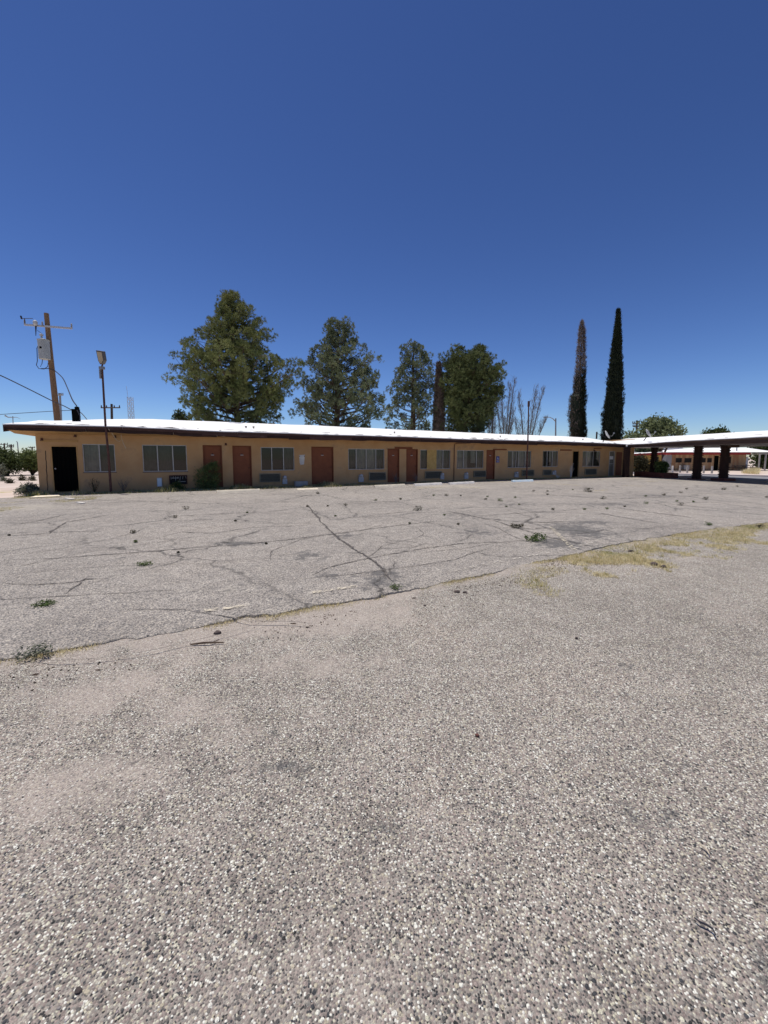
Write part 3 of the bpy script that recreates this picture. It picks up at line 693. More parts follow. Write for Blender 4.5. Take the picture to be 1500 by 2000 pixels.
# first window: torn curtain hanging like a valance
# doors
for (s0, s1, z0, z1), spec in zip(D_, doors):
    k = spec[4]; fm = {'o': M['doorframe'], 'k': M['soffit'], 'g': M['alu']}[k]; dm = {'o': M['door'], 'k': M['black'], 'g': M['greycurtain']}[k]
    m = MB(); fw = .05
    m.box(s0, -.012, z0, s0 + fw, .12, z1); m.box(s1 - fw, -.012, z0, s1, .12, z1); m.box(s0 + fw, -.012, z1 - fw, s1 - fw, .12, z1)
    fr = m.build('door_frame', fm, motel)
    m = MB(); m.bevbox(s0 + fw + .004, .055, z0 + .01, s1 - fw - .004, .1, z1 - fw - .004, .006); dr = m.build('door', dm, motel)
    if k == 'k':    # security screen bars
        m = MB()
        for i in range(1, 6):
            q = s0 + fw + (s1 - s0 - 2 * fw) * i / 6; m.box(q - .008, .035, z0 + .06, q + .008, .05, z1 - fw - .05)
        for zz_ in (z0 + .05, 1.0, z1 - fw - .06): m.box(s0 + fw, .03, zz_, s1 - fw, .05, zz_ + .03)
        m.build('security_bar', M['black'], dr)
        MB().box(s0 + fw + .03, .02, .93, s0 + fw + .10, .054, 1.12).build('lock_plate', M['black'], dr)
        MB().lathe((0, 0, 0), [(.03, 0), (.036, .02), (.02, .05)], 10).build('knob', M['alu'], dr).matrix_local = __import__('mathutils').Matrix.Translation((s0 + fw + .08, .02, 1.03)) @ __import__('mathutils').Matrix.Rotation(R(90), 4, 'X')
    elif k == 'o':
        o = MB().lathe((0, 0, 0), [(.028, 0), (.03, .03), (.02, .055)], 8).build('knob', M['rust'], dr)
        o.matrix_local = __import__('mathutils').Matrix.Translation((s1 - fw - .08, .055, .98)) @ __import__('mathutils').Matrix.Rotation(R(90), 4, 'X')
        MB().box((s0 + s1) / 2 - .07, .045, 1.60, (s0 + s1) / 2 + .07, .0545, 1.635).build('number_plate', M['alu'], dr)
        o = MB().box((s0 + s1) / 2 - .035, .035, 1.65, (s0 + s1) / 2 + .035, .0545, 1.71).build('knocker', M['rust'], dr)
    else:
        MB().box(s0 + fw + .05, .045, 1.35, s1 - fw - .05, .0545, 1.6).build('notice', M['white'], dr)
        MB().box(s0 + fw, .03, .98, s1 - fw, .05, 1.03).build('push_bar', M['alu'], dr)
# trim boards above doors, battens
for (a, b, c, d) in ((80, 152, 859.5, 863.5), (771, 805, 873.2, 877), (963, 989, 876.8, 879.3), (1094, 1116, 878.2, 880.4), (1160, 1174, 875.5, 877)):
    s0, s1, z0, z1 = rectpx(a, b, c, d); MB().box(s0, -.045, z0, s1, -.001, z1).build('trim_board', M['doorframe' if a > 500 else 'soffit'], motel)
# cracked jamb strip left of the black door
s0 = wl(87, 880)[0]; m = MB(); pl = []
for i in range(16):
    z = .06 + i * .115; pl.append((s0 + noise.noise(Vector((i * .7, 2, 0))) * .03 + .002 * i, z))
for (a, za), (b, zb_) in zip(pl[:-1], pl[1:]): m.quad((a - .012, -.003, za), (a + .014, -.003, za), (b + .014, -.003, zb_), (b - .012, -.003, zb_))
m.build('wall_crack', M['cavity'], motel)
# air conditioners
acs = [(330, 365.5, 928, 946, 'broken'), (506.5, 547.5, 924.5, 941.8, ''), (720, 753, 922.3, 938, ''), (829.5, 862, 920.3, 934.5, ''), (924.5, 948, 919.2, 931.8, ''), (1018.5, 1042, 917.5, 929.6, ''), (1060, 1076, 917.3, 928.2, ''), (1142, 1164, 915.3, 927, '')]
for (a, b, c, d, k) in acs:
    s0, s1, z0, z1 = rectpx(a, b, c, d); fr_ = .035; m = MB(); yo = -.09
    m.box(s0, yo, z0, s1, -.001, z0 + fr_); m.box(s0, yo, z1 - fr_, s1, -.001, z1); m.box(s0, yo, z0 + fr_, s0 + fr_, -.001, z1 - fr_); m.box(s1 - fr_, yo, z0 + fr_, s1, -.001, z1 - fr_)
    ac = m.build('air_conditioner', M['rust'] if k else M['grille'], motel)
    MB().box(s0 + fr_, -.03, z0 + fr_, s1 - fr_, -.003, z1 - fr_).build('back_plate', M['cavity'], ac)
    m = MB()
    if k:
        for i in range(7): q = s0 + .08 + (s1 - s0 - .16) * i / 6; m.tube([(q, -.06, z1 - .05), (q + random.uniform(-.04, .04), -.07, (z0 + z1) / 2 + random.uniform(-.05, .08))], .008, 5)
        m.box(s0 + .1, -.075, z1 - .14, s0 + .42, -.035, z1 - .12); m.box((s0 + s1) / 2, -.07, z0 + .12, s1 - .08, -.035, z0 + .14)
    else:
        nl = 9
        for i in range(nl):
            z = z0 + fr_ + (z1 - z0 - 2 * fr_) * (i + .5) / nl; tl = random.uniform(-.008, .008)
            m.add([(s0 + fr_, -.085, z - .008 + tl), (s1 - fr_, -.085, z - .008 - tl), (s1 - fr_, -.04, z + .014 - tl), (s0 + fr_, -.04, z + .014 + tl), (s0 + fr_, -.085, z - .002 + tl), (s1 - fr_, -.085, z - .002 - tl)], [(0, 1, 2, 3), (3, 2, 5, 4), (0, 4, 5, 1)])
    m.build('grille', M['grille'] if not k else M['alu'], ac)
# electricity meters and breaker panel
for (a, b, c, d) in ((551, 560, 928, 945), (699.5, 709, 925.3, 941), (859, 866, 923, 936), (906, 913, 922, 935), (1004, 1011, 920.5, 932), (1078, 1084.5, 918, 927)):
    s0, s1, z0, z1 = rectpx(a, b, c, d); w_ = s1 - s0; zc = z0 + (z1 - z0) * .58
    m = MB(); m.box(s0, -.11, z0, s1, -.001, zc - .01); m.box(s0 + w_ * .1, -.09, zc - .01, s1 - w_ * .1, -.001, z1 - .05); bx = m.build('meter_box', M['meterbox'], motel)
    o = MB().lathe((0, 0, 0), [(.088, 0), (.088, .05), (.075, .10), (.04, .125), (.005, .13)], 16).build('meter_dome', M['meterglass'], bx, smooth=True)
    o.matrix_local = __import__('mathutils').Matrix.Translation(((s0 + s1) / 2, -.09, z1 - .10)) @ __import__('mathutils').Matrix.Rotation(R(90), 4, 'X')
s0, s1, z0, z1 = rectpx(306.3, 316.3, 933, 950.5); bx = MB().box(s0, -.07, z0, s1, -.001, z1).build('breaker_panel', M['meterbox'], motel)
MB().box(s0 + .02, -.08, z0 + .03, s1 - .02, -.071, z1 - .03).build('panel_door', M['bluec'], bx)
# pipe and lamp fittings
s, z = wl(887, 867); m = MB(); m.tube([(s, -.035, .02), (s, -.035, 2.32), (s + .12, -.035, 2.38), (wl(918, 866)[0], -.06, 2.42)], .022, 6); m.build('downpipe', M['rust'], motel)
for (u, v) in ((147, 850.5), (225, 851.5), (441, 867.5), (1160, 880), (82, 858)):
    s, z = wl(u, v); z = min(z, 2.42); mb_ = MB(); mb_.lathe((s, -.06, z - .06), [(.05, .0), (.055, .03), (.03, .05), (.012, .09)], 8); mb_.box(s - .04, -.03, z - .03, s + .04, -.001, z + .06); mb_.build('wall_lamp', M['rust'], motel)
# pale patch with two fixings
s0, s1, z0, z1 = rectpx(585, 594.5, 888, 908); m = MB(); m.add([(s0, -.004, z0 + .1), (s0 + .05, -.004, z0), (s1 - .03, -.004, z0 + .03), (s1, -.004, z1 - .2), (s1 + .03, -.004, z1), (s0 - .02, -.004, z1 - .02)], [(0, 1, 2, 3, 4, 5)])
m.build('pale_patch', M['curtain'], motel)
for q in (s0, s1): MB().box(q - .02, -.03, z1 - .1, q + .02, -.005, z1 - .06).build('fixing', M['rust'], motel)
# leaning conduit at far right end, panel
s0, s1, z0, z1 = rectpx(1204, 1215, 883, 927); MB().box(s0, -.02, .0, s1, -.001, z1).build('brown_panel', M['doorframe'], motel)
# concrete foot strip
MB().box(-.02, -.03, -.1, S_END, -.001, .05).build('foundation', M['stucco'], motel)
# cream cable looping from the lamp post to the wall lamp
m = MB(); pc = [(212, 838), (218, 845), (225, 856), (229, 861), (234, 862), (238, 858), (242, 868), (246, 876)]
pp = []
for i, (u, v) in enumerate(pc): y = -1.05 + .9 * min(1, i / 3); s, z = wl(u, v, y); pp.append((s, y, z))
m.tube(pp, .014, 5); s, z = wl(236, 840, -.5); m.tube([(wl(238, 858, -.15)[0], -.15, wl(238, 858, -.15)[1]), (s, -.6, z)], .01, 5); m.build('cable', M['cream_wire'], motel)
# low block step by the fourth door
s0, s1, z0, z1 = rectpx(573, 597, 943.5, 950.5); o = MB(); o.bevbox(-(s1 - s0) / 2, -.15, 0, (s1 - s0) / 2, .15, .26, .02)
t_ = o.build('concrete_block', M['concrete']); t_.location = w2((s0 + s1) / 2, -.32, .0); t_.rotation_euler = (0, 0, WANG); tag(t_, 'low grey concrete block against the wall left of the wide orange door', 'block')
# access signs
sg = thing('sign', 'blue and white wheelchair access sign on tan wall beside an orange door', 'sign', tuple(w2(wl(972, 897)[0], -.02, 0)), WANG)
z1 = wl(972, 891.3)[1]; z0 = wl(972, 899)[1]; hw = .13
MB().box(-hw, 0, z0, hw, .012, z1).build('upper_panel', M['blue'], sg)
m = MB(); zc = (z0 + z1) / 2; yy = -.004
m.lathe((-.01, yy, z1 - .075), [(.022, -.01), (.022, .012)], 8); m.box(-.02, yy, zc - .02, .005, yy + .003, z1 - .08); m.box(-.02, yy, zc - .03, .06, yy + .003, zc - .01); m.box(.045, yy, zc - .10, .06, yy + .003, zc - .03); m.box(.0, yy, zc + .015, .045, yy + .003, zc + .028)
for k in range(14):
    a0, a1 = R(70 + k * 19), R(70 + (k + 1) * 19); r0, r1 = .055, .07; cx_, cz_ = -.012, zc - .055
    m.quad((cx_ + r0 * math.cos(a0), yy, cz_ + r0 * math.sin(a0)), (cx_ + r1 * math.cos(a0), yy, cz_ + r1 * math.sin(a0)), (cx_ + r1 * math.cos(a1), yy, cz_ + r1 * math.sin(a1)), (cx_ + r0 * math.cos(a1), yy, cz_ + r0 * math.sin(a1)))
m.build('wheelchair_symbol', M['white'], sg)
za = wl(972, 903.3)[1]; MB().box(-hw, 0, za, hw, .012, z0 - .03).build('lower_panel', M['blue'], sg)
m = MB(); zq = (za + z0 - .03) / 2
for k, (xa, xb) in enumerate(((-.09, -.02), (0, .09))): m.box(xa, -.004, zq + .015, xb, -.001, zq + .03)
for k, (xa, xb) in enumerate(((-.07, .01), (.03, .07))): m.box(xa, -.004, zq - .03, xb, -.001, zq - .015)
m.build('sign_marks', M['white'], sg)

# ------------------------------------------------------------------ canopy wing
can = thing('canopy', 'long open carport canopy with white roof and brown fascia at the right', 'canopy', tuple(CC), CANG)
ct = [(1226, 867.6), (1260, 866), (1300, 862.8), (1350, 859.8), (1400, 857), (1450, 854.5), (1500, 852.2)]
cb = [(1226, 874), (1300, 871.8), (1354, 870.3), (1430, 867.7), (1500, 865.6)]
crd = [(1232, 856.2), (1330, 851), (1400, 846.5), (1500, 840.5)]
ctl = [cl(u, v) for u, v in ct]; cbl = [cl(u, v, .03) for u, v in cb]; crl = [cl(u, v, 3.4) for u, v in crd]
def ext(tab, x):
    if x > tab[-1][0]:
        return tab[-1][1]
    return interp(tab, x)
m = MB(); X = np.linspace(-3.6, 19, 70); CR = [(0, 0), (1.0, .35), (2.4, .75), (3.4, 1.0), (5.5, .5), (7.2, 0)]
vs = []
for x in X:
    for y, k in CR: vs.append((x, y, (ext(ctl, x) * (1 - k) + ext(crl, x) * k) + noise.noise(Vector((x * .7, y, 20))) * .018))
nr = len(CR)
m.add(vs, [(i * nr + j, (i + 1) * nr + j, (i + 1) * nr + j + 1, i * nr + j + 1) for i in range(len(X) - 1) for j in range(nr - 1)])
lo_ = [(a, b, c - .04) for a, b, c in vs]
for i in range(len(X) - 1): m.quad(lo_[i * nr], lo_[(i + 1) * nr], vs[(i + 1) * nr], vs[i * nr]); m.quad(lo_[(i + 1) * nr + nr - 1], lo_[i * nr + nr - 1], vs[i * nr + nr - 1], vs[(i + 1) * nr + nr - 1])
croof = m.build('roof', M['roofwhite'], can)
for k in range(16):
    m = MB()
    x = random.uniform(.2, 13); y = random.random() ** 2 * 1.2 + .02; l = random.uniform(.15, .7); k0 = y * .35; z = ext(ctl, x) * (1 - k0) + ext(crl, x) * k0 + .025
    m.add([(x, y, z), (x + l, y, z), (x + l * .8, y + .06, z + .02), (x + l * .2, y + .05, z + .02)], [(0, 1, 2, 3)])
    m.build('peeling_flake', M['tar'], croof)
for y, nm in ((.0, 'front'), (7.15, 'rear')):
    m = MB()
    for a, b in zip(X[11:-1], X[12:]):
        for (f0, f1, th, yo) in ((0, .3, .05, -.0), (.3, 1, .04, .03)):
            def zz_(x, f): t = ext(ctl, x) - .04; q = ext(cbl, x); return t + (q - t) * f
            y0, y1 = (y + yo, y + yo + th)
            v8 = [(a, y0, zz_(a, f1)), (b, y0, zz_(b, f1)), (b, y1, zz_(b, f1)), (a, y1, zz_(a, f1)), (a, y0, zz_(a, f0)), (b, y0, zz_(b, f0)), (b, y1, zz_(b, f0)), (a, y1, zz_(a, f0))]
            m.add(v8, [(0, 3, 2, 1), (4, 5, 6, 7), (0, 1, 5, 4), (2, 3, 7, 6)])
    m.build('fascia_board', M['beam' if nm == 'front' else 'soffit2'], can)
m = MB()
for a, b in zip(X[0:-1], X[1:]): m.quad((a, .1, ext(cbl, a) + .06), (a, 7.1, ext(cbl, a) + .06), (b, 7.1, ext(cbl, b) + .06), (b, .1, ext(cbl, b) + .06))
m.build('soffit', M['soffit2'], can)
m = MB()
for x in np.arange(.8, 18.5, 1.6): m.box(x, .12, ext(cbl, x) + .02, x + .06, 7.08, ext(cbl, x) + .057)
m.build('rafter', M['soffit2'], can)
def toc(p): d = p - CC; return d.dot(cw), d.dot(cq)
colpos = [gnd(1221.5, 932), gnd(1275, 931), gnd(1360, 936.5), gnd(1412, 939)]
for i, p in enumerate(colpos):
    x, y = toc(p); ht = ext(cbl, max(x, 0)) + .02; m = MB(); nl = 15; lh = (ht - .0) / nl; w0 = (.15, .14, .165, .165)[i]
    for k in range(nl):
        z = k * lh; w = w0 + random.uniform(-.006, .006)
        m.box(x - w, y - w, z, x + w, y + w, z + lh * .55)
        w2_ = w + .035 + random.uniform(-.01, .01); m.box(x - w2_, y - w2_, z + lh * .55, x + w2_, y + w2_, z + lh)
    m.build('column', M['colwood'], can)
    if i == 3:
        m = MB(); m.bevbox(x - .46, y - .46, -.05, x + .46, y + .46, .17, .03); m.build('column_base', M['colbase'], can)
        MB().box(x - .12, y - .1, ht - .16, x + .75, y + .12, ht - .001).build('beam_end', M['beam'], can)
    if i == 2: m = MB(); m.bevbox(x - .36, y - .36, -.05, x + .36, y + .36, .06, .02); m.build('column_base', M['colbase'], can)
# slanting prop
p = gnd(1293, 921, -.2); x, y = toc(p); m = MB(); m.tube([(x, y, -.25), (x - .05, y - .15, 2.45)], .07, 4); m.build('prop', M['rust'], can)
# lamp under the corner
q = cl(1225.5, 870); MB().lathe((q[0] + .0, -.06, q[1] - .05), [(.01, -.06), (.06, -.04), (.07, 0), (.05, .05)], 10).build('lamp', M['white'], can, smooth=True)
# planter with a bush under the canopy
p0, p1 = gnd(1238, 930, 0), gnd(1294, 934, 0); dv = (p1 - p0); L_ = dv.length; pl = thing('planter', 'low brown masonry planter under the canopy beside the columns', 'planter', tuple(p0), math.atan2(dv.y, dv.x))
m = MB(); m.box(0, 0, -.1, L_, .15, .38); m.box(0, 1.0, -.1, L_, 1.15, .38); m.box(0, .15, -.1, .15, 1.0, .38); m.box(L_ - .15, .15, -.1, L_, 1.0, .38); m.build('planter_wall', M['colbase'], pl)
m = MB(); m.quad((.15, .15, .3), (L_ - .15, .15, .3), (L_ - .15, 1.0, .3), (.15, 1.0, .3)); m.build('soil', M['dirt'], pl)

# ------------------------------------------------------------------ foliage
def needles(centers, n_per, spread, length, width, up=.4, jl=.4, dirs=None):
    """slim triangles round each centre, pointing outward; returns (N,3,3)"""
    c = np.repeat(np.asarray(centers), n_per, axis=0); n = len(c)
    d = rng.normal(size=(n, 3)); d /= np.linalg.norm(d, axis=1)[:, None]
    if dirs is not None: d = d + np.repeat(np.asarray(dirs), n_per, axis=0) * .8
    d[:, 2] += up; d /= np.linalg.norm(d, axis=1)[:, None]
    base = c + rng.normal(size=(n, 3)) * spread
    l = length * (1 + rng.uniform(-jl, jl, n))[:, None]
    s = np.cross(d, rng.normal(size=(n, 3))); s /= np.linalg.norm(s, axis=1)[:, None] + 1e-9
    return np.stack([base - s * width / 2, base + s * width / 2, base + d * l], 1)
def leaves(centers, n_per, spread, size, asp=.5, flat=0.0):
    c = np.repeat(np.asarray(centers), n_per, axis=0); n = len(c)
    base = c + rng.normal(size=(n, 3)) * np.asarray(spread)
    d = rng.normal(size=(n, 3)); d[:, 2] *= (1 - flat); d /= np.linalg.norm(d, axis=1)[:, None]
    s = np.cross(d, rng.normal(size=(n, 3))); s /= np.linalg.norm(s, axis=1)[:, None] + 1e-9
    sz = size * rng.uniform(.6, 1.4, n)[:, None]
    a = np.stack([base - d * sz * .5, base + s * sz * asp * .5, base + d * sz * .5], 1)
    b = np.stack([base - d * sz * .5, base + d * sz * .5, base - s * sz * asp * .5], 1)
    return np.concatenate([a, b])
def pine(label, trunk_u, Y, prof, fmat, nb, tuft, seed, dens=1.0, upf=.45, group='pines behind the motel', name='pine_tree', dry=0.0):
    random.seed(seed); k = Y / FPX
    bx0 = at(trunk_u, 893.5, Y).x; rows_ = sorted([(at(trunk_u, v, Y).z, at(uL, v, Y).x - bx0, at(uR, v, Y).x - bx0) for v, uL, uR in prof])
    zs = [r[0] for r in rows_]; ls = [r[1] for r in rows_]; rs = [r[2] for r in rows_]
    base = at(trunk_u, 893.5, Y); bx, by = base.x, Y; gz = -.1; top = zs[-1]; zlow = zs[0]
    root = thing(name, label, 'tree', (bx, by, gz), 0, group)
    mt = MB(); n = 14; path = []; rad = []; r0 = .30 if top > 8 else .22
    lean = (rows_[-1][1] + rows_[-1][2]) / 2
    for i in range(n):
        t = i / (n - 1); z = (top - gz) * t * .97; path.append((lean * t ** 2 + noise.noise(Vector((t * 3, seed, 0))) * .15, noise.noise(Vector((t * 3, seed, 9))) * .15, z)); rad.append(r0 * (1 - t) ** .8 + .02)
    mt.tube(path, rad, 8)
    C_ = []; DR = []
    def tp(z): t = max(0, min(1, z / ((top - gz) * .97))); i = min(n - 2, int(t * (n - 1))); f = t * (n - 1) - i; a = Vector(path[i]); b = Vector(path[i + 1]); return a.lerp(b, f)
    for b in range(nb):
        h = (b + random.random()) / nb; z = zlow + (top - zlow) * h - gz
        az = b * 2.399 + random.uniform(-.5, .5); L = -np.interp(z + gz, zs, ls); Rr = np.interp(z + gz, zs, rs)
        c_, s_ = math.cos(az), math.sin(az); ax = Rr if c_ > 0 else L; ay = (L + Rr) / 2
        rr0 = math.hypot(c_ * ax, s_ * ay); kk = max(.25, (rr0 - .12) / max(rr0, .01)); tip = Vector((c_ * ax * kk, s_ * ay * kk, z - .12)); rr = math.hypot(tip.x, tip.y)
        scl = random.choice([random.uniform(.65, .88), random.uniform(.9, 1.0), random.uniform(.93, 1.03)]); tip.x *= scl; tip.y *= scl
        zz0 = max(.6, z - upf * rr - .2 * random.random()); st = tp(zz0)
        mid = st.lerp(tip, .55) + Vector((0, 0, -.10 * rr))
        if (tip - st).length < .2: continue
        br = max(.018, r0 * .28 * (rr / 4)); mt.tube([st, mid, tip], [br, br * .65, .012], 5, cap=False)
        low = h < .34; nt_ = max(2, int((rr * 1.9 + 1.2) * dens * (.62 if low else 1)))
        for q in range(nt_):
            t = 1 if q == 0 else 1 - random.random() ** 1.3 * ((.45 if low else .75) if rr > 1 else 1)
            p = st.lerp(mid, t * 2) if t < .5 else mid.lerp(tip, t * 2 - 1)
            off = Vector((random.gauss(0, 1), random.gauss(0, 1), random.gauss(0, .7))) * (.08 + .15 * rr ** .6) * (0 if q == 0 else 1)
            pc = p + off; mt.tube([p, pc], [.02, .008], 3, cap=False)
            pr = random.uniform(.24, .50) * (tuft / .22)
            for w in range(int(7 + 38 * pr)):
                dv_ = Vector((random.gauss(0, 1), random.gauss(0, 1), random.gauss(.25, .8))).normalized(); e = pc + dv_ * pr * random.uniform(.55, 1)
                C_.append(e); DR.append(dv_)
    tr = mt.build('trunk', M['bark'], root)
    C_ = np.array([tuple(c) for c in C_]); DR = np.array([tuple(c) for c in DR])
    # each tuft is a rosette cluster: 3 sub-centres
    T = needles(C_, 17, tuft * .18, tuft * .62, .030, up=.45, dirs=DR)
    mf = MB(); 
    mi = 0
    if dry: mi = (rng.random(len(T)) < dry).astype(int).tolist()
    mf.tris(T, mi); mf.build('crown', [fmat, M['dryneedle']] if dry else fmat, root)
    return root
pine('tallest pine, broad and yellow-green, behind the left part of the white roof', 468, 29, [(570, 436, 454), (590, 430, 476), (612, 415, 505), (635, 405, 517), (660, 372, 520), (685, 352, 545), (700, 345, 562), (722, 342, 580), (750, 350, 577), (775, 364, 556), (800, 368, 550), (832, 385, 548)], M['pine'], 112, .20, 3, 1.35)
pine('second pine from the left, open grey-green crown over a dark straight trunk', 658, 33, [(621, 640, 685), (640, 634, 694), (665, 628, 700), (690, 606, 728), (715, 597, 745), (745, 590, 752), (765, 573, 757), (790, 572, 758), (812, 588, 735), (838, 600, 715)], M['pine2'], 104, .18, 11, 1.2, dry=.06)
pine('slim airy pine, third from the left, thinnest foliage of the four', 806, 36, [(668, 797, 818), (685, 783, 838), (715, 774, 850), (740, 764, 852), (760, 765, 848), (780, 757, 850), (805, 750, 850), (838, 752, 842)], M['pine2'], 80, .17, 19, 1.1, dry=.05)
pine('dense round-topped dark green pine right of the bark-covered trunk', 908, 35, [(681, 885, 940), (692, 872, 962), (710, 864, 976), (740, 860, 979), (770, 866, 979), (795, 868, 972), (815, 872, 960), (842, 882, 950)], M['pine3'], 135, .20, 23, 1.45, upf=.6)
# dry tall column between them (dead cypress, shaggy)
def column_tree(label, uc, Y, prof, dead_from=None, seed=1, lean=0, dens=1.0, name='cypress_tree', all_dead=False, group=None, topfade=0):
    random.seed(seed); bx0 = at(uc, 893.5, Y).x; rows_ = sorted([(at(uc, v, Y).z, at(uL, v, Y).x - bx0, at(uR, v, Y).x - bx0) for v, uL, uR in prof])
    zs = [r[0] for r in rows_]; ls = [r[1] for r in rows_]; rs = [r[2] for r in rows_]; b0 = at(uc, 893.5, Y); root = thing(name, label, 'tree', (b0.x, Y, -.1), 0, group)
    top = zs[-1]; zl = .3
    mt = MB(); cxs = [(0 if zz < zs[0] else float(np.interp(zz, zs, [(a + b) / 2 for a, b in zip(ls, rs)])), zz) for zz in np.linspace(0, top, 10)]
    mt.tube([(a, 0, z) for a, z in cxs], [max(.03, .22 * (1 - i / 9.5)) for i in range(10)], 8); mt.build('trunk', M['bark'], root)
    zz = np.linspace(zl, top, 60); N = int(5200 * dens)
    Z = rng.uniform(0, 1, N) ** .9 * (top - zl) + zl
    Lh = np.interp(Z, zs, ls); Rh = np.interp(Z, zs, rs); c = (Lh + Rh) / 2; hw_ = (Rh - Lh) / 2
    A = rng.uniform(0, 2 * math.pi, N); rr = hw_ * (.55 + .42 * rng.random(N) ** .5)
    fl = 1 + .12 * np.sin(A * 5 + Z * 1.3) + .08 * np.sin(A * 3 - Z * 2.1)
    cen = np.stack([c + np.cos(A) * rr * fl, np.sin(A) * rr * fl, Z], 1)
    dd = np.stack([np.cos(A) * .35, np.sin(A) * .35, np.ones(N) * 1.6], 1)
    T = needles(cen, 9, .06, .21, .04, up=.2, dirs=dd)
    dead = np.zeros(len(T))
    if dead_from is not None:
        zt_ = T[:, 0, 2]; zd = at(uc, dead_from, Y).z; dead = ((zt_ + rng.normal(size=len(T)) * .8) > zd).astype(int)
        side = (T[:, 0, 0] < np.interp(zt_, zs, ls) * .35 - .1) & (rng.random(len(T)) < .8); dead = np.maximum(dead, side.astype(int))
        keep = (dead == 0) | (rng.random(len(T)) < .27); T = T[keep]; dead = dead[keep]
    if all_dead: dead[:] = 1
    mf = MB(); mf.tris(T, dead.astype(int).tolist())
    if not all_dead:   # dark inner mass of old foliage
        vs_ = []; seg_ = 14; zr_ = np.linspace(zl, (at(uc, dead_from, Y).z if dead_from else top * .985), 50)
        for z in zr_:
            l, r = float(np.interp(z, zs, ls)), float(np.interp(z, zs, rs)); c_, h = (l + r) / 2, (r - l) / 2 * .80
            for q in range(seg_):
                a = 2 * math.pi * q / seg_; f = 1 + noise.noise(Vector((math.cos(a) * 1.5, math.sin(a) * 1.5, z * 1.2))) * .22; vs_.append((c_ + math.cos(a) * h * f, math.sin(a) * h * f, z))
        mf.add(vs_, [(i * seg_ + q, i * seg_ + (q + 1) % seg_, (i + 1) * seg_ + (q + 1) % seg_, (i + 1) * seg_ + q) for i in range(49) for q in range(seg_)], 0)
    mf.build('crown', [M['cypress'], M['dryneedle'] if not all_dead else M['cypneedle']], root); return root
M['cypneedle'] = leafmat('dry_cypress_bark', (.10, .072, .055), (.21, .155, .125), 3, .1)
column_tree('tall narrow dark green cypress, the fuller of the two spires', 1197, 42, [(604, 1207, 1208.5), (625, 1204.5, 1210), (660, 1199, 1211.5), (700, 1194, 1213), (740, 1189, 1214.5), (780, 1183, 1215.5), (815, 1179, 1214.5), (830, 1177, 1213.5), (893, 1177, 1212)], None, 5, dens=1.15)
column_tree('half-dead cypress spire with bare grey-brown top and dark base', 1132, 43, [(626, 1136, 1137.5), (645, 1131, 1142), (680, 1128, 1143), (715, 1125, 1143), (745, 1122, 1142), (768, 1120, 1142), (772, 1113, 1142), (800, 1112, 1142.5), (830, 1112, 1143), (893, 1113, 1143)], 735, 6, dens=1.0)
column_tree('shaggy brown dead trunk column standing between two pines', 857, 35.5, [(708, 855.5, 858.5), (740, 852, 863), (785, 848, 867), (830, 846, 868), (893, 847, 867)], None, 8, dens=.6, name='dead_tree', all_dead=True)
# bare fan-shaped dead trees
def bare_tree(label, u, Y, vt, vb, stems, seed):
    random.seed(seed); b0 = at(u, 893.5, Y); root = thing('bare_tree', label, 'tree', (b0.x, Y, -.1), 0, 'bare grey trees behind the roof'); mt = MB(); mw = MB(); k = Y / FPX
    for (u0, u1, v1) in stems:
        p0 = Vector(((u0 - u) * k, random.uniform(-.2, .2), .1)); zt_ = at(u1, v1, Y).z + .1; p1 = Vector((at(u1, v1, Y).x - b0.x, random.uniform(-.5, .5), zt_))
        pts_ = []
        for i in range(9):
            t = i / 8; q = p0.lerp(p1, t); q.x = p0.x + (p1.x - p0.x) * t ** 1.5; q += Vector((noise.noise(Vector((t * 4, seed, u0))) * .08, 0, 0)); pts_.append(q)
        mt.tube(pts_, [.06 * (1 - i / 9) + .014 for i in range(9)], 5)
        for q in range(110):
            t = random.uniform(.28, .97); i = min(7, int(t * 8)); p = pts_[i].lerp(pts_[i + 1], t * 8 - i); a = random.uniform(0, 6.28); l = random.uniform(.6, 1.4) * (1.15 - t * .75)
            o_ = Vector((math.cos(a) * .42, math.sin(a) * .42, .85)) * l; md = p + o_ * .5 + Vector((math.cos(a), math.sin(a), 0)) * .10 * l
            mw.tube([p, md, p + o_], [.009, .007, .005], 3, cap=False)
            for w in range(3): e = md.lerp(p + o_, random.random()); mw.tube([e, e + Vector((random.gauss(0, .12), random.gauss(0, .12), random.uniform(.15, .35)))], [.008, .005], 3, cap=False)
    mt.build('trunk', M['bark'], root); mw.build('twigs', M['deadwood'], root)
bare_tree('bare grey tree half hidden by the dense round pine', 960, 38, 0, 0, [(958, 962, 770), (960, 966, 790), (957, 952, 790)], 31)
bare_tree('bare tree with tall pointed central stem right of the dense pine', 986, 40, 0, 0, [(987, 1004, 740), (984, 995, 748), (986, 969, 775), (988, 1003, 800), (984, 978, 785)], 32)
bare_tree('widest bare tree, forked like a V, behind the thin roof pole', 1028, 40, 0, 0, [(1030, 1063, 757), (1029, 1046, 755), (1026, 1013, 765), (1024, 1006, 820), (1032, 1062, 820)], 33)

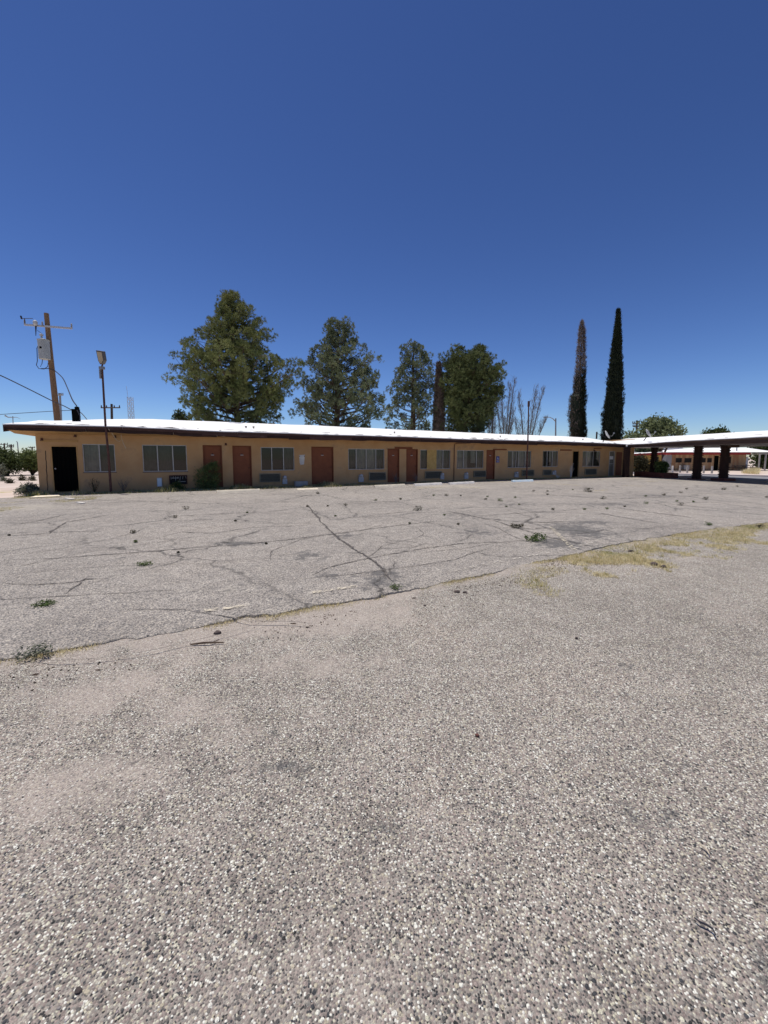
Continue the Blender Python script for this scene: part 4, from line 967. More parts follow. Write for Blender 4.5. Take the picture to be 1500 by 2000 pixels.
def leafy(name, label, u, Y, prof, z0, fmat, n, size, stems, seed, cat='tree', group=None, spread=.25, per=14, tw=.05, asp=.5):
    random.seed(seed); k = Y / FPX; b0 = at(u, 893.5, Y); rows_ = sorted([(at(u, v, Y).z, at(uL, v, Y).x - b0.x, at(uR, v, Y).x - b0.x) for v, uL, uR in prof]); zs = [r[0] for r in rows_]; ls = [r[1] for r in rows_]; rs = [r[2] for r in rows_]
    root = thing(name, label, cat, (b0.x, Y, z0), 0, group); mt = MB(); C_ = []
    for i in range(n):
        z = random.uniform(zs[0], zs[-1]); L, Rr = np.interp(z, zs, ls), np.interp(z, zs, rs); a = random.uniform(0, 6.28); r = random.random() ** .55
        c_, h = (L + Rr) / 2, (Rr - L) / 2; p = Vector((c_ + math.cos(a) * h * r, math.sin(a) * h * r * .8, z - z0)); C_.append(p)
        if i % max(1, n // stems) == 0:
            q = Vector(((c_) * .2, 0, 0)); md = q.lerp(p, .5) + Vector((0, 0, .15 * p.z)); mt.tube([q, md, p], [tw, tw * .6, .01], 5, cap=False)
    mt.build('trunk' if cat == 'tree' else 'stem', M['bark'], root)
    MB().tris(leaves([tuple(c) for c in C_], per, spread, size, asp)).build('crown' if cat == 'tree' else 'foliage', fmat, root); return root
leafy('mesquite_tree', 'rounded pale green tree behind the canopy roof beside a utility pole', 1282, 62, [(821, 1270, 1300), (830, 1252, 1315), (840, 1245, 1326), (852, 1222, 1330), (862, 1235, 1318), (870, 1240, 1284), (884, 1250, 1272)], FARZ, M['mesq_far'], 420, .42, 30, 41, spread=.38, per=16, tw=.2)
leafy('mesquite_tree', 'low dark tree top just showing over the canopy roof at right', 1398, 105, [(841, 1402, 1412), (844, 1375, 1422), (860, 1370, 1425)], FARZ, M['mesq_dark'], 150, .6, 12, 42, spread=.5, tw=.25)
leafy('mesquite_tree', 'dark leafy tree behind the pergola at the right edge', 1505, 76, [(868, 1482, 1530), (875, 1474, 1545), (890, 1476, 1550), (912, 1480, 1550)], FARZ, M['mesq_dark'], 420, .5, 24, 43, spread=.45, tw=.25)
leafy('small_tree', 'small green treetop peeking over the roof left of the tallest pine', 352, 40, [(806, 346, 354), (813, 341, 362), (822, 340, 385)], -.1, M['mesq_dark'], 60, .22, 6, 44, spread=.18, tw=.1)
leafy('desert_tree', 'dark green desert tree at the far left edge', 16, 36, [(884, -12, 6), (890, -30, 28), (900, -40, 38), (912, -40, 36), (919, -30, 30)], -.1, M['mesq_dark'], 420, .2, 30, 45, spread=.25, tw=.09)
leafy('desert_tree', 'bright yellow-green desert tree beside the left corner of the motel', 60, 38, [(886, 50, 62), (891, 42, 80), (902, 40, 84), (912, 44, 84)], -.1, M['mesq'], 420, .18, 30, 46, spread=.22, tw=.08)
leafy('desert_shrub', 'grey-green shrub cut off by the left edge of the photo', -4, 33, [(911, -10, 1), (917, -20, 6), (926, -20, 5)], -.1, M['sage'], 120, .14, 10, 47, cat='shrub', spread=.15, tw=.03)
for (u0, u1, v0, v1, lb, mm) in ((0, 12, 933.5, 939.5, 'low green tuft on the dirt at the far left edge', 'sage'), (14, 25, 938.5, 943.5, 'brownish low tuft, nearest of the tufts on the left dirt', 'weed_dry'), (38, 49, 931.5, 938, 'dry brown tuft in line with a black tree trunk', 'weed_dry'), (57, 69, 932, 938, 'dark rounded tuft closest to the motel corner', 'weed_dry')):
    g = gnd((u0 + u1) / 2, v1, -.1); leafy('desert_shrub', lb, (u0 + u1) / 2, g.y, [(v0, u0 + 4, u1 - 4), ((v0 + v1) / 2, u0, u1), (v1, u0, u1)], -.1, M[mm], 40, .07, 6, int(u0) + 50, cat='shrub', spread=.08, tw=.01, group='tufts on the left dirt')
leafy('sage_bush', 'grey-green spiky bush sprawling at the left corner of the motel', 56, gnd(56, 964).y, [(949.5, 50, 64), (953, 42, 72), (958, 35, 77), (964, 38, 78)], -.1, M['sage'], 120, .11, 20, 61, cat='bush', spread=.07, per=16, tw=.012, asp=.3)
g = w2(wl(405, 951)[0], -.42); leafy('green_bush', 'chest-high leafy green bush in front of an orange door', 406, g.y, [(904, 414, 423), (912, 396, 426), (922, 384, 429), (935, 379, 432), (948, 381, 431), (957, 388, 428)], 0, M['bushleaf'], 330, .065, 36, 62, cat='bush', spread=.06, per=22, tw=.012, asp=.3)
g = w2(wl(345, 955)[0], -.5); leafy('green_clump', 'bright green grassy clump below the broken air conditioner', 345, g.y, [(943.5, 341, 350), (949, 334, 356), (959, 332, 358)], 0, M['weed'], 80, .09, 16, 63, cat='clump', spread=.06, per=18, tw=.008, asp=.2)
leafy('potted_bush', 'dark leafy bush growing out of the planter under the canopy', 1291, gnd(1285, 933).y + .4, [(904, 1284, 1298), (909, 1280, 1304), (916, 1281, 1303), (922, 1286, 1297)], .3, M['bushleaf'], 110, .14, 12, 64, cat='bush', spread=.1, per=14, tw=.03)
# dead twiggy weeds against the wall
def twiggy(label, u, vb, vt, seed, wpx, mat_='deadwood', off=-.35):
    random.seed(seed); s, _ = wl(u, vb); b = w2(s, off); h = (vb - vt) / FPX * b.y; root = MB(); n = 16
    for i in range(n):
        a = random.uniform(0, 6.28); r = random.random() * wpx / FPX * b.y * .5; t = Vector((math.cos(a) * r, math.sin(a) * r * .6, h * random.uniform(.5, 1))); m_ = t * .5 + Vector((random.gauss(0, .03), 0, 0)); root.tube([(0, 0, 0), m_, t], [.008, .006, .003], 3, cap=False)
        for q in range(4): e = m_.lerp(t, random.random()); root.tube([e, e + Vector((random.gauss(0, .06), random.gauss(0, .05), random.uniform(.03, .12)))], [.004, .002], 3, cap=False)
    o = root.build('dead_weed', M[mat_]); o.location = b; return tag(o, label, 'weed', 'dry weeds along the motel wall')
twiggy('dry twiggy weed below the window with two panes, left of the lamp post', 188, 962, 933, 71, 24, 'weed_dry'); twiggy('tall pale dry weed just right of the rusty lamp post', 243, 961, 936, 72, 34)
twiggy('dry weed before the orange door under the trim board', 768, 947, 926, 73, 16); twiggy('thin dry weed in front of the sixth orange door', 806, 945, 925, 74, 14)
twiggy('pale flowering dry plant left of the narrow black door', 1107, 935, 907, 75, 12, 'curtain'); twiggy('short pale dry weed below the third window from the right end', 1082, 935, 929, 76, 10, 'curtain')

# ------------------------------------------------------------------ grass (nobody could count it)
def blades(pts, h, w, lean=.6):
    n = len(pts); p = np.asarray(pts); a = rng.uniform(0, 6.283, n); l = rng.uniform(.2, 1, n) * lean
    hh = h * rng.uniform(.4, 1.3, n); d = np.stack([np.cos(a) * l * hh, np.sin(a) * l * hh, hh * np.sqrt(np.maximum(.05, 1 - l * l * .8))], 1)
    s = np.stack([-np.sin(a), np.cos(a), np.zeros(n)], 1) * w / 2
    return np.stack([p - s, p + s, p + d], 1)
def scatter_poly(px, n, dens=None, z=0.0):
    pts_ = [gnd(u, v, z) for u, v in px]; xs_ = [p.x for p in pts_]; ys_ = [p.y for p in pts_]; out = []; tries = 0
    def inside(x, y):
        c = False; j = len(pts_) - 1
        for i in range(len(pts_)):
            if (ys_[i] > y) != (ys_[j] > y) and x < (xs_[j] - xs_[i]) * (y - ys_[i]) / (ys_[j] - ys_[i]) + xs_[i]: c = not c
            j = i
        return c
    while len(out) < n and tries < n * 12:
        tries += 1; x, y = random.uniform(min(xs_), max(xs_)), random.uniform(min(ys_), max(ys_))
        if not inside(x, y): continue
        if dens and random.random() > dens(x, y): continue
        out.append((x, y))
    return out
random.seed(5)
def clump(x, y, f=2.2, lo=-.15): return min(1, max(0, (noise.fractal(Vector((x * f, y * f, 2)), 1, 2, 4) - lo) * 2.2))
low_ = [gnd(u, v) for u, v in ((930, 1140), (985, 1138), (1060, 1150), (1110, 1146), (1160, 1130), (1190, 1114), (1240, 1108), (1290, 1100), (1345, 1094), (1400, 1084), (1440, 1072), (1500, 1058), (1600, 1040))]
vx = [p.x for p in low_]; vy = [p.y for p in low_]; pt = []
while len(pt) < 56000:
    x = random.uniform(vx[0], vx[-1] + 3); ye = edge_y(x); wd = ye - float(np.interp(x, vx, vy)); t = random.random() * 1.25; y = ye - .01 - t * wd
    end = min(1, (x - vx[0]) / 1.9) * min(1, .75 + .25 * (x - vx[0]) / 4)
    k_ = noise.fractal(Vector((x * 1.4, y * 1.4, 2)), 1, 2, 6) * 1.5 + noise.noise(Vector((x * 9, y * 9, 4))) * .35
    if random.random() < (k_ + 1.05 - t * 1.1) * 1.5 * end - .25: pt.append((x, y))
sel = np.array([clump(x, y, .8, .02) * .75 for x, y in pt]) > rng.random(len(pt)) * 1.15
T = blades([(x, y, -.036) for x, y in pt], .045, .0075, .97); mf = MB(); mf.tris(T, sel.astype(int).tolist())
tall = []
for i in range(260):
    x, y = pt[random.randrange(len(pt))]; hh_ = random.uniform(.5, 1)
    for q in range(26): tall.append((x + random.gauss(0, .028) * hh_, y + random.gauss(0, .028) * hh_, -.036))
mf.tris(blades(tall, .06, .006, .8), (rng.random(len(tall)) < .45).astype(int).tolist())
strip = []
for i in range(22000):     # thin straw along the whole broken edge
    x = random.uniform(-8, 14); y = edge_y(x) - abs(random.gauss(0, .06)) + .012
    if random.random() < clump(x, y, .9, .02) + .04: strip.append((x, y, -.018))
mf.tris(blades(strip, .035, .0055, .96), 0)
tag(mf.build('dry_grass', [M['straw'], M['greengrass']]), 'yellow straw-like dry grass along the broken asphalt edge', 'grass', kind='stuff')
pt = []
for i in range(60000):
    s_ = random.uniform(-.4, S_END - 1); fr_ = random.random() < .6
    y = -.9 - abs(random.gauss(0, .36)) if fr_ else -.08 - abs(random.gauss(0, .4))
    if s_ > 17: y = -.08 - abs(random.gauss(0, .45))
    if random.random() < clump(s_ * .8, y * 1.6, 1.2, -.25) * (1 if s_ < 15 else .45): p = w2(s_, y, 0); pt.append((p.x, p.y, max(-.02, hz(p.x, p.y) - .004)))
sel = (rng.random(len(pt)) < .62).astype(int).tolist(); mf = MB(); Tw = blades(pt, .10, .016, .8); sw_ = np.array([(Vector(p) - A0).dot(ux) for p in pt]); kk_ = np.where(sw_ < 14, .75 + 1.1 * np.clip(np.sin(sw_ * 1.7) + np.sin(sw_ * 4.1 + 1), 0, 2), .8)
Tw[:, 2, :] = Tw[:, 0, :] + (Tw[:, 2, :] - Tw[:, 0, :]) * kk_[:, None]; mf.tris(Tw, sel)
tag(mf.build('wall_grass', [M['straw'], M['midgrass']]), 'green and straw grass fringe along the foot of the motel wall', 'grass', kind='stuff')
pt = scatter_poly([(-60, 1010), (-60, 982), (60, 968), (120, 970), (200, 970), (180, 976), (90, 985), (30, 995)], 9000, lambda x, y: clump(x, y, .8, -.1), 0)
mf = MB(); mf.tris(blades([(x, y, -.01) for x, y in pt], .035, .014, .95), (rng.random(len(pt)) < .25).astype(int).tolist())
tag(mf.build('dry_ground_cover', [M['straw'], M['greengrass']]), 'flattened straw ground cover at the left corner of the car park', 'grass', kind='stuff')
pt = scatter_poly([(1448, 924), (1475, 917), (1483, 918), (1482, 926)], 2500, None, FARZ); mf = MB(); mf.tris(blades([(x, y, FARZ) for x, y in pt], .5, .06, .8), 0)
tag(mf.build('dry_grass', M['straw']), 'mound of dry yellow grass beyond the road at right', 'grass', kind='stuff')

# ------------------------------------------------------------------ weeds in the car park
def weed(u, v, wpx, label, kind='weed', group=None, seed=0, h=.5, name='weed'):
    random.seed(seed); g = gnd(u, v); r = wpx / FPX * g.y / 2; C_ = []
    for i in range(34 + int(r * 120)):
        a = random.uniform(0, 6.28); q = random.random() ** .6 * r; C_.append((math.cos(a) * q, math.sin(a) * q * .8, .008 + random.random() * r * h))
    m_ = MB(); m_.tris(leaves(C_, 6, (r * .12, r * .12, r * .1), max(.016, r * .20), .45, .5))
    for i in range(6): a = random.uniform(0, 6.28); m_.tube([(0, 0, -.005), (math.cos(a) * r * .7, math.sin(a) * r * .6, r * h * .6)], [.004, .002], 3, cap=False)
    o = m_.build(name, M[kind]); o.location = (g.x, g.y, hz(g.x, g.y)); return tag(o, label, 'weed', group)
weed(1048, 1057, 44, 'largest leafy green weed in the car park, beside the faded corner line', 'weed', None, 1, .55, 'leafy_weed')
weed(1010, 1031, 28, 'flat yellowish weed growing from a crack behind the largest green weed', 'weed_dry', None, 2, .45, 'leafy_weed')
weed(283, 1104, 30, 'spreading green weed on open asphalt left of centre', 'weed', None, 3, .3, 'leafy_weed')
weed(86, 1181, 42, 'flat dark green weed near the left edge of the photo', 'weed', None, 4, .18, 'leafy_weed')
weed(66, 1280, 60, 'grey-green weed with straw on the broken asphalt edge at far left', 'sage', None, 5, .45, 'leafy_weed')
weed(772, 1152, 24, 'small green weed on the asphalt edge at mid photo', 'weed', None, 6, .6, 'leafy_weed')
weed(1384, 1026, 16, 'green weed in the dry grass by the right end of the asphalt edge', 'weed', None, 7, .7, 'leafy_weed')
weed(1484, 1030, 16, 'dark weed on the asphalt edge at the right side of the photo', 'weed_dry', None, 8, .7, 'leafy_weed')
small = [(363, 995, 13), (342, 1012, 12), (259, 1042, 14), (265, 1060, 9), (460, 1019, 6), (483, 1002, 5), (621, 965, 9), (600, 990, 6), (640, 989, 5), (675, 988, 10), (734, 978, 7), (782, 976, 6), (783, 976, 4), (816, 997, 18), (847, 969, 7), (872, 969, 10), (900, 969, 4),
         (948, 976, 7), (952, 971, 5), (977, 979, 12), (1006, 973, 6), (1014, 986, 5), (989, 990, 5), (1042, 960, 7), (1070, 967, 6), (1069, 960, 5), (1119, 957, 4), (1080, 996, 8), (1149, 961, 18), (1178, 975, 12), (1186, 995, 8), (1141, 996, 8),
         (1261, 970, 6), (1296, 968, 10), (1262, 984, 10), (1330, 987, 12), (1322, 980, 6), (1354, 981, 6), (1378, 976, 12), (1414, 957, 10), (1341, 956, 6), (1329, 963, 8), (520, 1063, 6), (348, 1080, 5), (18, 1046, 5), (1498, 972, 8), (895, 1025, 6), (868, 1007, 5), (1440, 951, 6), (655, 1009, 5), (800, 1023, 5), (1220, 990, 5)]
ordn = ['first', 'second', 'third', 'fourth', 'fifth', 'sixth', 'seventh', 'eighth', 'ninth', 'tenth', 'eleventh', 'twelfth', 'thirteenth', 'fourteenth', 'fifteenth', 'sixteenth', 'seventeenth', 'eighteenth', 'nineteenth', 'twentieth']
bands = [(0, 966, 'of the small weeds nearest the motel wall'), (966, 979, 'of the small weeds in the far half of the car park'), (979, 1000, 'of the small weeds across the middle of the car park'), (1000, 2000, 'of the small weeds in the near half of the car park')]
for lo_v, hi_v, ph_ in bands:
    for i, (u, v, w_) in enumerate(sorted(q for q in small if lo_v <= q[1] < hi_v)):
        weed(u, v, w_ * .95, ordn[i] + ' from the left ' + ph_, 'weed_dry' if (i + v) % 3 else 'weed', 'small weeds in the car park cracks', 100 + int(u), .9, 'weed_tuft')
# stones and scraps
def stone(u, v, wpx, label, m_, seed, name='stone', z=-.03, group=None):
    random.seed(seed); g = gnd(u, v, z); r = wpx / FPX * math.hypot(g.y, g.x * 0) / 2; mb_ = MB(); vs_ = []; n = 8
    for j, (rr, zz_) in enumerate(((.75, -.2), (1, .2), (.85, .6), (.35, .85))):
        for q in range(n): a = 2 * math.pi * q / n; f = rr * random.uniform(.75, 1.15); vs_.append((math.cos(a) * r * f, math.sin(a) * r * f * .75, zz_ * r * .9 * random.uniform(.85, 1.1)))
    fs_ = [(j * n + q, j * n + (q + 1) % n, (j + 1) * n + (q + 1) % n, (j + 1) * n + q) for j in range(3) for q in range(n)] + [tuple(3 * n + q for q in range(n))]
    mb_.add(vs_, fs_); o = mb_.build(name, m_, smooth=False); o.location = g; return tag(o, label, 'stone', group)
stone(932, 1437, 11, 'lone dark red stone on the gravel right of the photo centre', M['rockred'], 1)
stone(1277, 1104, 16, 'largest dark lump below the dry grass at right', M['rock'], 2); stone(1296, 1108, 12, 'flat dark lump just right of the largest lump', M['rock'], 3)
stone(892, 1157, 12, 'dark lump near the asphalt edge, left one of a close pair', M['rock'], 4); stone(908, 1158, 9, 'dark lump near the asphalt edge, right one of a close pair', M['rock'], 5)
stone(808, 1170, 9, 'dark pebble in the debris below the asphalt edge', M['rock'], 6); stone(830, 1183, 6, 'tiny dark pebble right of the debris below the asphalt edge', M['rock'], 7)
stone(1126, 1247, 7, 'small dark pebble alone on the right foreground gravel', M['rock'], 8); stone(425, 1238, 18, 'dark lump on the sandy strip beside a fallen stick', M['rock'], 9)
stone(1232, 1078, 12, 'dark flat lump lying inside the dry grass patch', M['rock'], 10); stone(152, 1937, 18, 'smooth dark pebble in the lower left corner', M['rock'], 11)
random.seed(9); m = MB(); a, b = gnd(372, 1262, -.03), gnd(437, 1258, -.03); z_ = Vector((0, 0, .015)); m.tube([a + z_, a.lerp(b, .4) + z_ * 1.5, b + z_], [.006, .009, .005], 5); m.tube([a.lerp(b, .6) + z_, a.lerp(b, .8) + Vector((0, .05, .02))], [.005, .003], 4)
tag(m.build('stick', M['bark']), 'thin dark fallen stick on the sandy ground left of centre', 'stick')
m = MB(); m.tube([gnd(u, v, -.02) for u, v in ((1356, 1792), (1366, 1800), (1380, 1806), (1392, 1814), (1398, 1826))], [.002, .003, .0035, .003, .002], 6); tag(m.build('twig', M['wire']), 'short curled black twig on the gravel at lower right', 'twig')
m = MB(); m.tube([gnd(u, v, -.022) for u, v in ((1365, 1648), (1378, 1656), (1386, 1668))], [.002, .004, .002], 5); tag(m.build('straw_piece', M['cream_wire']), 'short tan straw piece on the right foreground gravel', 'straw')
m = MB(); random.seed(77)
for i in range(6000):
    x = random.uniform(-7.5, 9); d_ = abs(random.gauss(0, .28)) + .02; y = edge_y(x) - d_
    if clump(x, y, 1.1, -.1) < random.random(): continue
    a = random.uniform(0, 3.14); l = random.uniform(.003, .013) * (2.2 if random.random() < .03 else 1); r = random.uniform(.001, .004); dx, dy = math.cos(a) * l, math.sin(a) * l
    m.add([(x - dx, y - dy, -.022), (x + dy * .25, y - dx * .25, -.028), (x + dx, y + dy, -.022), (x - dy * .25, y + dx * .25, -.028), (x, y, -.022 + r * 1.5)], [(0, 1, 4), (1, 2, 4), (2, 3, 4), (3, 0, 4)])
tag(m.build('plant_litter', [M['bark']]), 'dark bits of dry plant litter along the broken asphalt edge', 'litter', kind='stuff')
# scraps by the left corner
for (u, v, w_, lb) in ((136, 975, .55, 'longer white scrap of board lying before the two-pane window'), (158, 983, .4, 'shorter white scrap of board lying left of the car park')):
    m = MB(); m.box(-w_ / 2, -.05, 0, w_ / 2, .05, .02); o = m.build('board_scrap', M['whitec']); o.location = gnd(u, v) + Vector((0, 0, .012)); o.rotation_euler = (0, 0, R(-28)); tag(o, lb, 'board')
# loose surface gravel near the camera
def ico():
    t = (1 + 5 ** .5) / 2; v = np.array([(-1, t, 0), (1, t, 0), (-1, -t, 0), (1, -t, 0), (0, -1, t), (0, 1, t), (0, -1, -t), (0, 1, -t), (t, 0, -1), (t, 0, 1), (-t, 0, -1), (-t, 0, 1)]) / 1.902
    f = np.array([(0, 11, 5), (0, 5, 1), (0, 1, 7), (0, 7, 10), (0, 10, 11), (1, 5, 9), (5, 11, 4), (11, 10, 2), (10, 7, 6), (7, 1, 8), (3, 9, 4), (3, 4, 2), (3, 2, 6), (3, 6, 8), (3, 8, 9), (4, 9, 5), (2, 4, 11), (6, 2, 10), (8, 6, 7), (9, 8, 1)]); return v, f
iv, if_ = ico(); NS = 30000
yy = .45 + rng.random(NS) ** .62 * 5.0; xx = rng.uniform(-1.08, 1.08, NS) * (yy + .35)
ok = np.array([edge_y(a) - .05 > b for a, b in zip(xx, yy)]); xx, yy = xx[ok], yy[ok]
ok = np.array([clump(a, b, .9, -.45) > rng.random() for a, b in zip(xx, yy)]); xx, yy = xx[ok], yy[ok]; NS = len(xx)
r = .0021 + rng.random(NS) ** 2.8 * .0036; sc_ = np.stack([r * rng.uniform(.8, 1.4, NS), r * rng.uniform(.7, 1.1, NS), r * rng.uniform(.45, .8, NS)], 1)
ang = rng.uniform(0, 6.283, NS); V = iv[None] * rng.uniform(.82, 1.18, (NS, 12, 1)) * sc_[:, None, :]
ca, sa = np.cos(ang)[:, None], np.sin(ang)[:, None]; V = np.stack([V[..., 0] * ca - V[..., 1] * sa, V[..., 0] * sa + V[..., 1] * ca, V[..., 2]], -1)
gz_ = np.array([-.032 + noise.noise(Vector((a * .5, b * .5, 9))) * .008 for a, b in zip(xx, yy)]) + r * .12
V[..., 0] += xx[:, None]; V[..., 1] += yy[:, None]; V[..., 2] += gz_[:, None]
me = bpy.data.meshes.new('loose_gravel'); F = (if_[None] + (np.arange(NS) * 12)[:, None, None]).reshape(-1, 3)
me.vertices.add(NS * 12); me.vertices.foreach_set('co', V.reshape(-1).astype(np.float32)); me.loops.add(len(F) * 3); me.loops.foreach_set('vertex_index', F.reshape(-1).astype(np.int32))
me.polygons.add(len(F)); me.polygons.foreach_set('loop_start', np.arange(0, len(F) * 3, 3, dtype=np.int32)); me.update(calc_edges=True)
ca_ = me.color_attributes.new('stone_col', 'FLOAT_COLOR', 'POINT'); pal = np.array([(.07, .068, .07), (.30, .27, .255), (.17, .16, .15), (.45, .41, .37), (.25, .20, .19), (.62, .60, .54), (.36, .30, .29), (.55, .49, .36), (.34, .33, .31)])
pc_ = pal[rng.integers(0, len(pal), NS)] * rng.uniform(.75, 1.2, (NS, 1)); pc4 = np.ones((NS, 12, 4)); pc4[..., :3] = pc_[:, None, :]; ca_.data.foreach_set('color', pc4.reshape(-1).astype(np.float32))
mg = bpy.data.materials.new('loose_stone'); mg.use_nodes = True; P_ = mg.node_tree.nodes['Principled BSDF']; P_.inputs['Roughness'].default_value = .8
an = mg.node_tree.nodes.new('ShaderNodeAttribute'); an.attribute_name = 'stone_col'; mg.node_tree.links.new(an.outputs['Color'], P_.inputs['Base Color']); me.materials.append(mg)
o = bpy.data.objects.new('loose_gravel', me); COL.objects.link(o); tag(o, 'loose small gravel stones scattered over the foreground chip seal', 'gravel', kind='stuff')

# ------------------------------------------------------------------ wheel stops
def stop(u0, v0, u1, v1, m_, label, h=.12, w=.20):
    a, b = gnd(u0, v0), gnd(u1, v1); d = b - a; L = d.length; n = 10; mb_ = MB(); vs_ = []
    for i in range(n + 1):
        x = -L / 2 + L * i / n; j = lambda k: noise.noise(Vector((i * 1.7, k, u0))) * .008
        vs_ += [(x, -w / 2 + j(1), 0), (x, -w / 2 + .03, h * .55 + j(2)), (x, -w * .18, h + j(3)), (x, w * .25, h + j(4)), (x, w / 2 - .015, h * .45), (x, w / 2, 0)]
    mb_.add(vs_, [(i * 6 + k, (i + 1) * 6 + k, (i + 1) * 6 + k + 1, i * 6 + k + 1) for i in range(n) for k in range(5)] + [(0, 1, 2, 3, 4, 5), tuple(n * 6 + k for k in (5, 4, 3, 2, 1, 0))])
    o = mb_.build('wheel_stop', m_); c = (a + b) / 2; o.location = (c.x, c.y, hz(c.x, c.y) - .004); o.rotation_euler = (0, 0, math.atan2(d.y, d.x)); return tag(o, label, 'wheel stop', 'concrete wheel stops along the wall')
stop(423, 963, 507, 959.5, M['cream'], 'cream wheel stop right of the green bush, nearest and longest of the row')
stop(580, 956.5, 620, 955, M['cream'], 'flat worn cream wheel stop before the wide orange door', .05)
stop(731, 952.5, 790, 949.5, M['cream'], 'cream wheel stop in front of the pair of orange doors')
stop(809, 949, 862, 946.5, M['whitec'], 'chipped white wheel stop below the window with the tan panel')
stop(877, 946.5, 925, 943.8, M['whitec'], 'white wheel stop below the window right of the downpipe')
stop(1000, 941.5, 1040, 940, M['bluec'], 'pale blue painted wheel stop, rightmost of the row')

# ------------------------------------------------------------------ poles, wires, roof objects
Z = lambda p: Vector(p)
# lamp post before the facade
b = gnd(217, 962.5); Yb = b.y; lp = thing('lamp_post', 'thin rusty lamp post with flat yellowed lamp head, before the left window', 'lamp post', (b.x, b.y, -.05))
def rel(u, v, Y, o): return at(u, v, Y) - Vector(o)
O = (b.x, b.y, -.05)
m = MB(); m.tube([(0, 0, 0), rel(211.5, 885, Yb - .1, O), rel(206, 830, Yb - .15, O), rel(199.5, 717, Yb - .2, O)], [.05, .045, .042, .036], 8); m.build('post', M['rust'], lp)
m = MB(); p = rel(199, 719, Yb - .2, O); m.box(p.x - .09, p.y - .06, p.z - .05, p.x + .09, p.y + .06, p.z + .06); m.box(p.x - .11, p.y - .03, p.z - .42, p.x - .05, p.y + .03, p.z - .06); m.build('bracket', M['greymetal'], lp)
hd = [rel(u, v, Yb - .25, O) for u, v in ((187.3, 684), (199.5, 686), (202.6, 704), (199, 711.5), (195.5, 711.5), (191.5, 704))]
m = MB(); bk = [q + Vector((.02, .16, .03)) for q in hd]; m.add(hd + bk, [(0, 5, 4, 3, 2, 1), (6, 7, 8, 9, 10, 11)] + [(i, (i + 1) % 6, 6 + (i + 1) % 6, 6 + i) for i in range(6)]); lh_ = m.build('lamp_head', M['darkalu'], lp)
c = sum(hd, Vector()) / 6; m = MB(); m.add([c + (q - c) * .82 + Vector((0, -.01, 0)) for q in hd], [(0, 5, 4, 3, 2, 1)]); m.build('lamp_lens', M['amber'], lh_)
m = MB(); m.tube([p + Vector((0, 0, .05)), c + Vector((.03, .08, -.2))], .03, 6); m.build('neck', M['rust'], lp)
# second thin post further along the facade
b = gnd(1028.3, 938); O = (b.x, b.y, -.05); tp_ = thing('metal_post', 'thin dark pipe post rising above the roof before a curtained window', 'post', O)
m = MB(); m.tube([(0, 0, 0), rel(1031, 860, b.y, O), rel(1032.7, 784, b.y, O)], [.055, .05, .04], 8); m.build('post', M['rust'], tp_); m = MB(); q = rel(1032.7, 788, b.y, O); m.box(q.x - .06, q.y - .05, q.z - .2, q.x + .06, q.y + .05, q.z + .15); m.build('cap', M['rust'], tp_)
# utility pole with transformer
Yp = 28.0; b = at(116, 893.5, Yp); O = (b.x, Yp, -.1); up_ = thing('utility_pole', 'leaning brown wooden utility pole carrying crossarm and grey transformer', 'utility pole', O)
m = MB(); m.tube([rel(119.5, 930, Yp, O), rel(112, 820, Yp, O), rel(100, 710, Yp, O), rel(90.5, 612, Yp, O)], [.20, .185, .16, .135], 12); pole = m.build('pole', M['polewood'], up_)
m = MB(); ax = [rel(47.5, 634, Yp - .5, O), rel(141, 641.5, Yp + .3, O)]; d_ = (ax[1] - ax[0]).normalized(); n_ = d_.cross(Vector((0, 0, 1))).normalized() * .05; z_ = Vector((0, 0, .055))
v8 = [ax[0] - n_ - z_, ax[1] - n_ - z_, ax[1] + n_ - z_, ax[0] + n_ - z_, ax[0] - n_ + z_, ax[1] - n_ + z_, ax[1] + n_ + z_, ax[0] + n_ + z_]
m.add(v8, [(0, 3, 2, 1), (4, 5, 6, 7), (0, 1, 5, 4), (1, 2, 6, 5), (2, 3, 7, 6), (3, 0, 4, 7)]); arm = m.build('crossarm', M['lattice'], up_)
for (u, v) in ((48.5, 633), (140, 641), (69, 635), (83, 637)):
    q = rel(u, v, Yp - .3, O); MB().lathe(q, [(.03, 0), (.06, .06), (.03, .09), (.065, .15), (.03, .19), (.05, .25), (.02, .3)], 8).build('insulator', M['greymetal'], arm)
m = MB(); q = rel(69, 633, Yp - .45, O); m.lathe(q, [(.05, -.1), (.12, 0), (.13, .14), (.09, .22), (.02, .25)], 10); m.build('lightning_arrester', M['meterbox'], up_, smooth=True)
m = MB(); m.tube([rel(41, 622, Yp - .3, O), rel(48, 622, Yp - .4, O), rel(64, 622, Yp - .4, O)], .02, 5); m.tube([rel(48, 622, Yp - .4, O), rel(49, 634, Yp - .4, O)], .025, 5); m.tube([rel(40.5, 617, Yp - .3, O), rel(42.5, 623, Yp - .3, O)], .05, 6)
m.tube([rel(70, 636, Yp - .4, O), rel(70, 656, Yp - .4, O)], [.05, .015], 6); m.tube([rel(73, 645, Yp - .4, O), rel(82, 652, Yp - .4, O)], .015, 5); m.build('switch_gear', M['wire'], up_)
q = rel(86, 683, Yp - .38, O); hh = .62; m = MB(); m.lathe(q, [(.30, -hh), (.315, -hh + .03), (.315, hh - .05), (.34, hh - .04), (.34, hh), (.1, hh + .08)], 20); tf = m.build('transformer', M['xformer'], up_, smooth=False)
MB().lathe(q + Vector((-.1, 0, hh + .03)), [(.04, 0), (.06, .05), (.04, .1), (.07, .15), (.04, .2), (.11, .24), (.11, .32), (.03, .36)], 10).build('bushing', M['meterbox'], tf)
